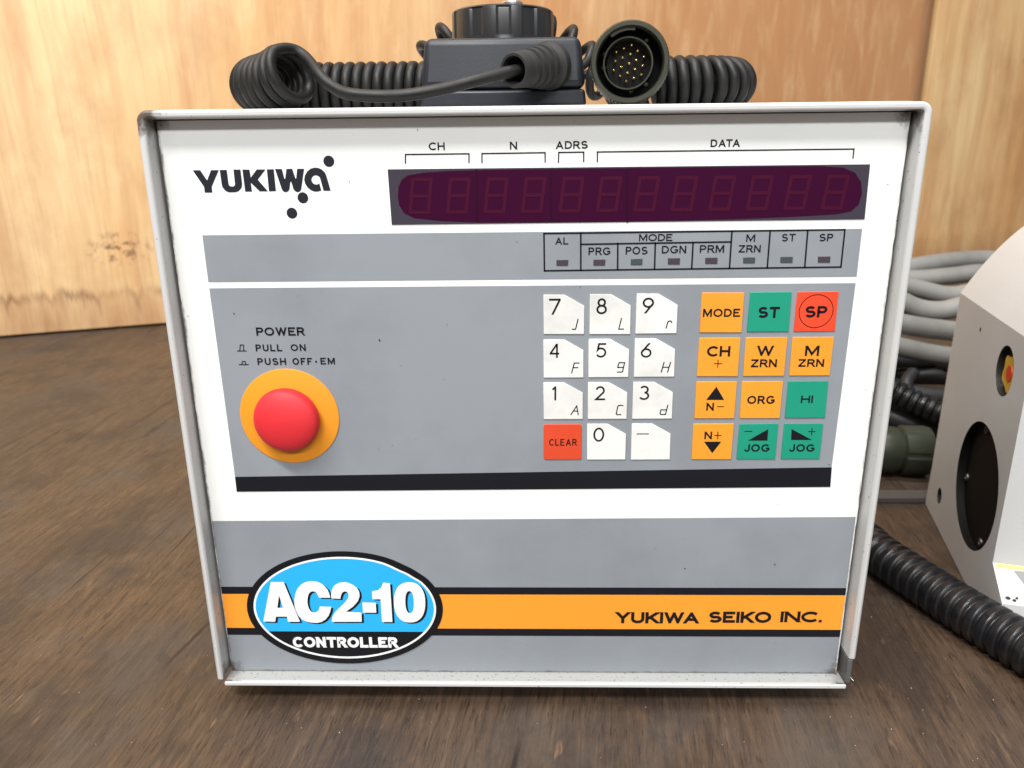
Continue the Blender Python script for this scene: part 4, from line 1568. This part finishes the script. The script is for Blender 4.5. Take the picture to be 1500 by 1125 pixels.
b = MB()
b.add([foot_pt(.001, .02), foot_pt(.07, .02), foot_pt(.07, .12), foot_pt(.001, .12)], [(0, 1, 2, 3)])
b.build('yellow_tape', M['sticker_yellow'], unit)
b = MB()
b.add([foot_pt(.0085, .16), foot_pt(.014, .14), foot_pt(.0150, .30), foot_pt(.0170, .42), foot_pt(.0160, .62), foot_pt(.0200, .78), foot_pt(.0160, .80), foot_pt(.0125, .58), foot_pt(.0105, .36)],
      [tuple(range(9))])
b.build('torn_label', M['sticker_grey'], unit)
b = MB()
for d_, f_, r_ in ((.003, .86, .0012), (.0055, .90, .0009), (.0068, .84, .0007)):
    b.lathe([(.0001, .0006), (r_ * .6, .0005), (r_, 0)], foot_pt(d_, f_), (0, 0, 1), 7)
b.build('paint_chip', M['gap'], unit)

# --- corrugated conduit
def corr(path, r, pitch, depth, step, mb):
    A_ = resample(catmull(path, 30), step)
    rs = []
    for i in range(len(A_)):
        ph = (i * step / pitch) % 1
        rs.append(r - depth * (0.0 if ph < .45 else (.5 - .5 * math.cos((ph - .45) / .55 * 2 * math.pi))))
    mb.tube(A_, rs, 28)


CRAD = .0116
zc_ = T + CRAD
b = MB()
cpts = [at_z(1225, 800, zc_) + Vector((-.035, .055, 0)), at_z(1240, 778, zc_), at_z(1292, 814, zc_), at_z(1350, 853, zc_), at_z(1410, 892, zc_), at_z(1470, 929, zc_), at_z(1530, 965, zc_), at_z(1600, 1002, zc_)]
corr(cpts, CRAD, .0062, .0020, .0004, b)
cd = b.build('corrugated_conduit', M['conduit'], None, origin=(.2, .08, T))
setp(cd, 'thick black corrugated conduit on the table beside the controller', 'conduit')

# --- coil of thick grey cable lying behind
gr = MB()
GRc = .0084


def gpts(pxs, Y0, Y1):
    n_ = len(pxs) - 1
    return [at_y(x, y, Y0 + (Y1 - Y0) * i / n_) for i, (x, y) in enumerate(pxs)]


def arcs(strands):
    pts = []
    for s_ in strands: pts += s_
    return catmull(pts, 14)


fr = .36
bk = .50
s1s = gpts([(1290, 400), (1335, 390), (1390, 382), (1440, 379), (1490, 384)], bk, bk + .01)
s2s = gpts([(1500, 405), (1440, 399), (1390, 404), (1335, 408), (1280, 404)], bk - .008, bk - .008)
s3s = gpts([(1270, 420), (1310, 436), (1345, 452), (1380, 455), (1420, 446)], fr + .02, fr + .02)
s4s = gpts([(1480, 462), (1420, 484), (1370, 482), (1320, 474), (1270, 462)], fr, fr)
s5s = gpts([(1270, 498), (1318, 508), (1365, 518), (1410, 522), (1470, 515)], fr - .004, fr - .004)
lft = lambda z_: [Vector((.245, .47, z_)), Vector((.235, .43, z_))]
rgtp = lambda z_: [Vector((.50, .49, z_)), Vector((.51, .44, z_))]
path = s1s + [Vector((.53, .50, .105)), Vector((.535, .49, .100))] + s2s + [Vector((.262, .455, .098)), Vector((.252, .42, .098))] + s3s + [Vector((.44, .40, .092)), Vector((.455, .39, .080))] + s4s + \
       [Vector((.258, .385, .075)), Vector((.256, .375, .062))] + s5s + [Vector((.45, .40, .03)), Vector((.46, .44, .012))]
gr.tube(resample(catmull(path, 14), .004), GRc, 18)
# a last turn in the middle of the coil, low down
gr.tube(catmull(gpts([(1300, 410), (1350, 424), (1390, 432), (1430, 426)], .46, .46), 10), GRc, 18)
go = gr.build('grey_cable', M['greycable'], None, origin=(.37, .42, T))
setp(go, 'coil of thick dirty grey cable piled behind the machine unit', 'cable')

# --- black cables under the grey coil
b = MB()
loops = [(.345, .385, .075, .075, .006), (.350, .395, .085, .060, .026), (.335, .405, .070, .085, .014)]
for cx_, cy_, rx, ry, z_ in loops:
    pts = [Vector((cx_ + rx * math.cos(a), cy_ + ry * math.sin(a), z_ + .006 * math.sin(a * 2 + cx_ * 40))) for a in np.linspace(0, 2 * math.pi, 50)]
    b.tube(pts, .0085, 14)
lp = gpts([(1338, 545), (1328, 560), (1330, 580), (1345, 598), (1368, 612), (1400, 622)], .345, .30)
b.tube(catmull(lp, 10), .005, 12)
bk_ = b.build('black_cable', M['blkcable'], None, origin=(.34, .39, T))
setp(bk_, 'dark tangle of black cable under the grey cable coil', 'cable')
b = MB()
corr(gpts([(1262, 545), (1300, 566), (1335, 586), (1370, 602), (1410, 622)], .33, .29), .0095, .0062, .0020, .00055, b)
o = b.build('black_conduit', M['conduit'], None, origin=(.29, .31, T))
setp(o, 'dusty black corrugated conduit lying just above the olive plug', 'conduit')

# --- olive plug lying behind the controller
YO = .245
oc0 = at_y(1327, 667, YO)
OR = .0180
oc0.z = T + OR
ol = root('cable_plug', (oc0.x, oc0.y, T), 'olive green round cable plug on the table between controller and machine unit', 'plug')
oa = Vector((1, -.10, 0)).normalized()
b = MB()
b.lathe([(.0001, -.052), (.010, -.052), (.0125, -.040), (OR * .72, -.034), (OR * .90, -.026), (OR * .97, -.017), (OR * .93, -.009), (OR * .80, -.004)], oc0, oa, 48)
b.build('plug_barrel', M['olive_green'], ol, sharp=40)
b = MB()
b.lathe([(OR * .86, -.006), (OR, -.005), (OR, .011), (OR * .95, .014), (OR * .72, .0142), (.0001, .0142)], oc0, oa, 96, mod=lambda i, k: (1.0 if (k % 16) < 13 else .95) if i in (1, 2) else 1.0)
b.build('plug_nut', M['olive_green'], ol, sharp=28)

# low dark strip on the table behind the plug
sa = at_z(1240, 741, T)
b = MB()
pL, pR = at_z(1180, 741, T), at_z(1357, 739, T)
b.box((pL.x - .05, pR.y + .0015, T + .0002), (pR.x + .012, pR.y + .014, T + .0042))
o = b.build('dark_strip', worn('strip_dark', (.065, .058, .052), .5, amount=.3), None, bevel=.0006)
setp(o, 'flat dark strip on the table in front of the olive plug', 'strip')

# ================================================================== DUST
b = MB()
rng = random.Random(3)
spots = [(497, 1073, 1.9), (1247, 1050, .9), (1335, 1008, 1.3), (1276, 904, 1.3), (1352, 1040, 1.0), (1216, 1050, 1.1), (1306, 1068, 1.2), (1455, 1025, 1.3), (1253, 1092, .9), (946, 1036, 1.2), (1058, 1091, .9),
         (1090, 1087, .9), (787, 1060, .8), (116, 1014, 1.2), (238, 1038, 1.1), (614, 1024, 1.1), (632, 1058, .8), (1330, 1023, .8), (1432, 1111, 1.1), (1425, 1114, .8), (205, 900, .7), (60, 960, .7),
         (140, 1090, .8), (330, 1090, .8), (420, 1060, .7), (700, 1100, .7), (880, 1110, .7), (1150, 1040, .8), (1385, 965, .8), (1300, 930, .7)]
for x, y, s_ in spots:
    p = at_z(x, y, T)
    r_ = s_ * .00022
    n_ = 6
    ring = [p + Vector((r_ * rng.uniform(.7, 1.2) * math.cos(2 * math.pi * i / n_), r_ * rng.uniform(.7, 1.2) * math.sin(2 * math.pi * i / n_), .00002)) for i in range(n_)]
    b.add(ring + [p + Vector((0, 0, r_ * 1.1))], [(i, (i + 1) % n_, n_) for i in range(n_)])
dd = b.build('dust_crumbs', M['crumb'], None, origin=(0, 0, T))
setp(dd, 'tiny pale crumbs scattered on the dark tabletop', 'crumbs', kind='stuff')
# curl of swarf by the right foot of the case
b = MB()
b.tube(catmull([at_z(1241, 990, T + .001), at_z(1245, 991.5, T + .0016), at_z(1248, 995, T + .001), at_z(1250.5, 997.5, T + .0006)], 8), .0003, 8)
o = b.build('swarf_curl', mat('swarf', (.55, .53, .5), .35, .8), None)
setp(o, 'tiny pale curl of swarf on the table beside the lower right corner of the controller', 'swarf')
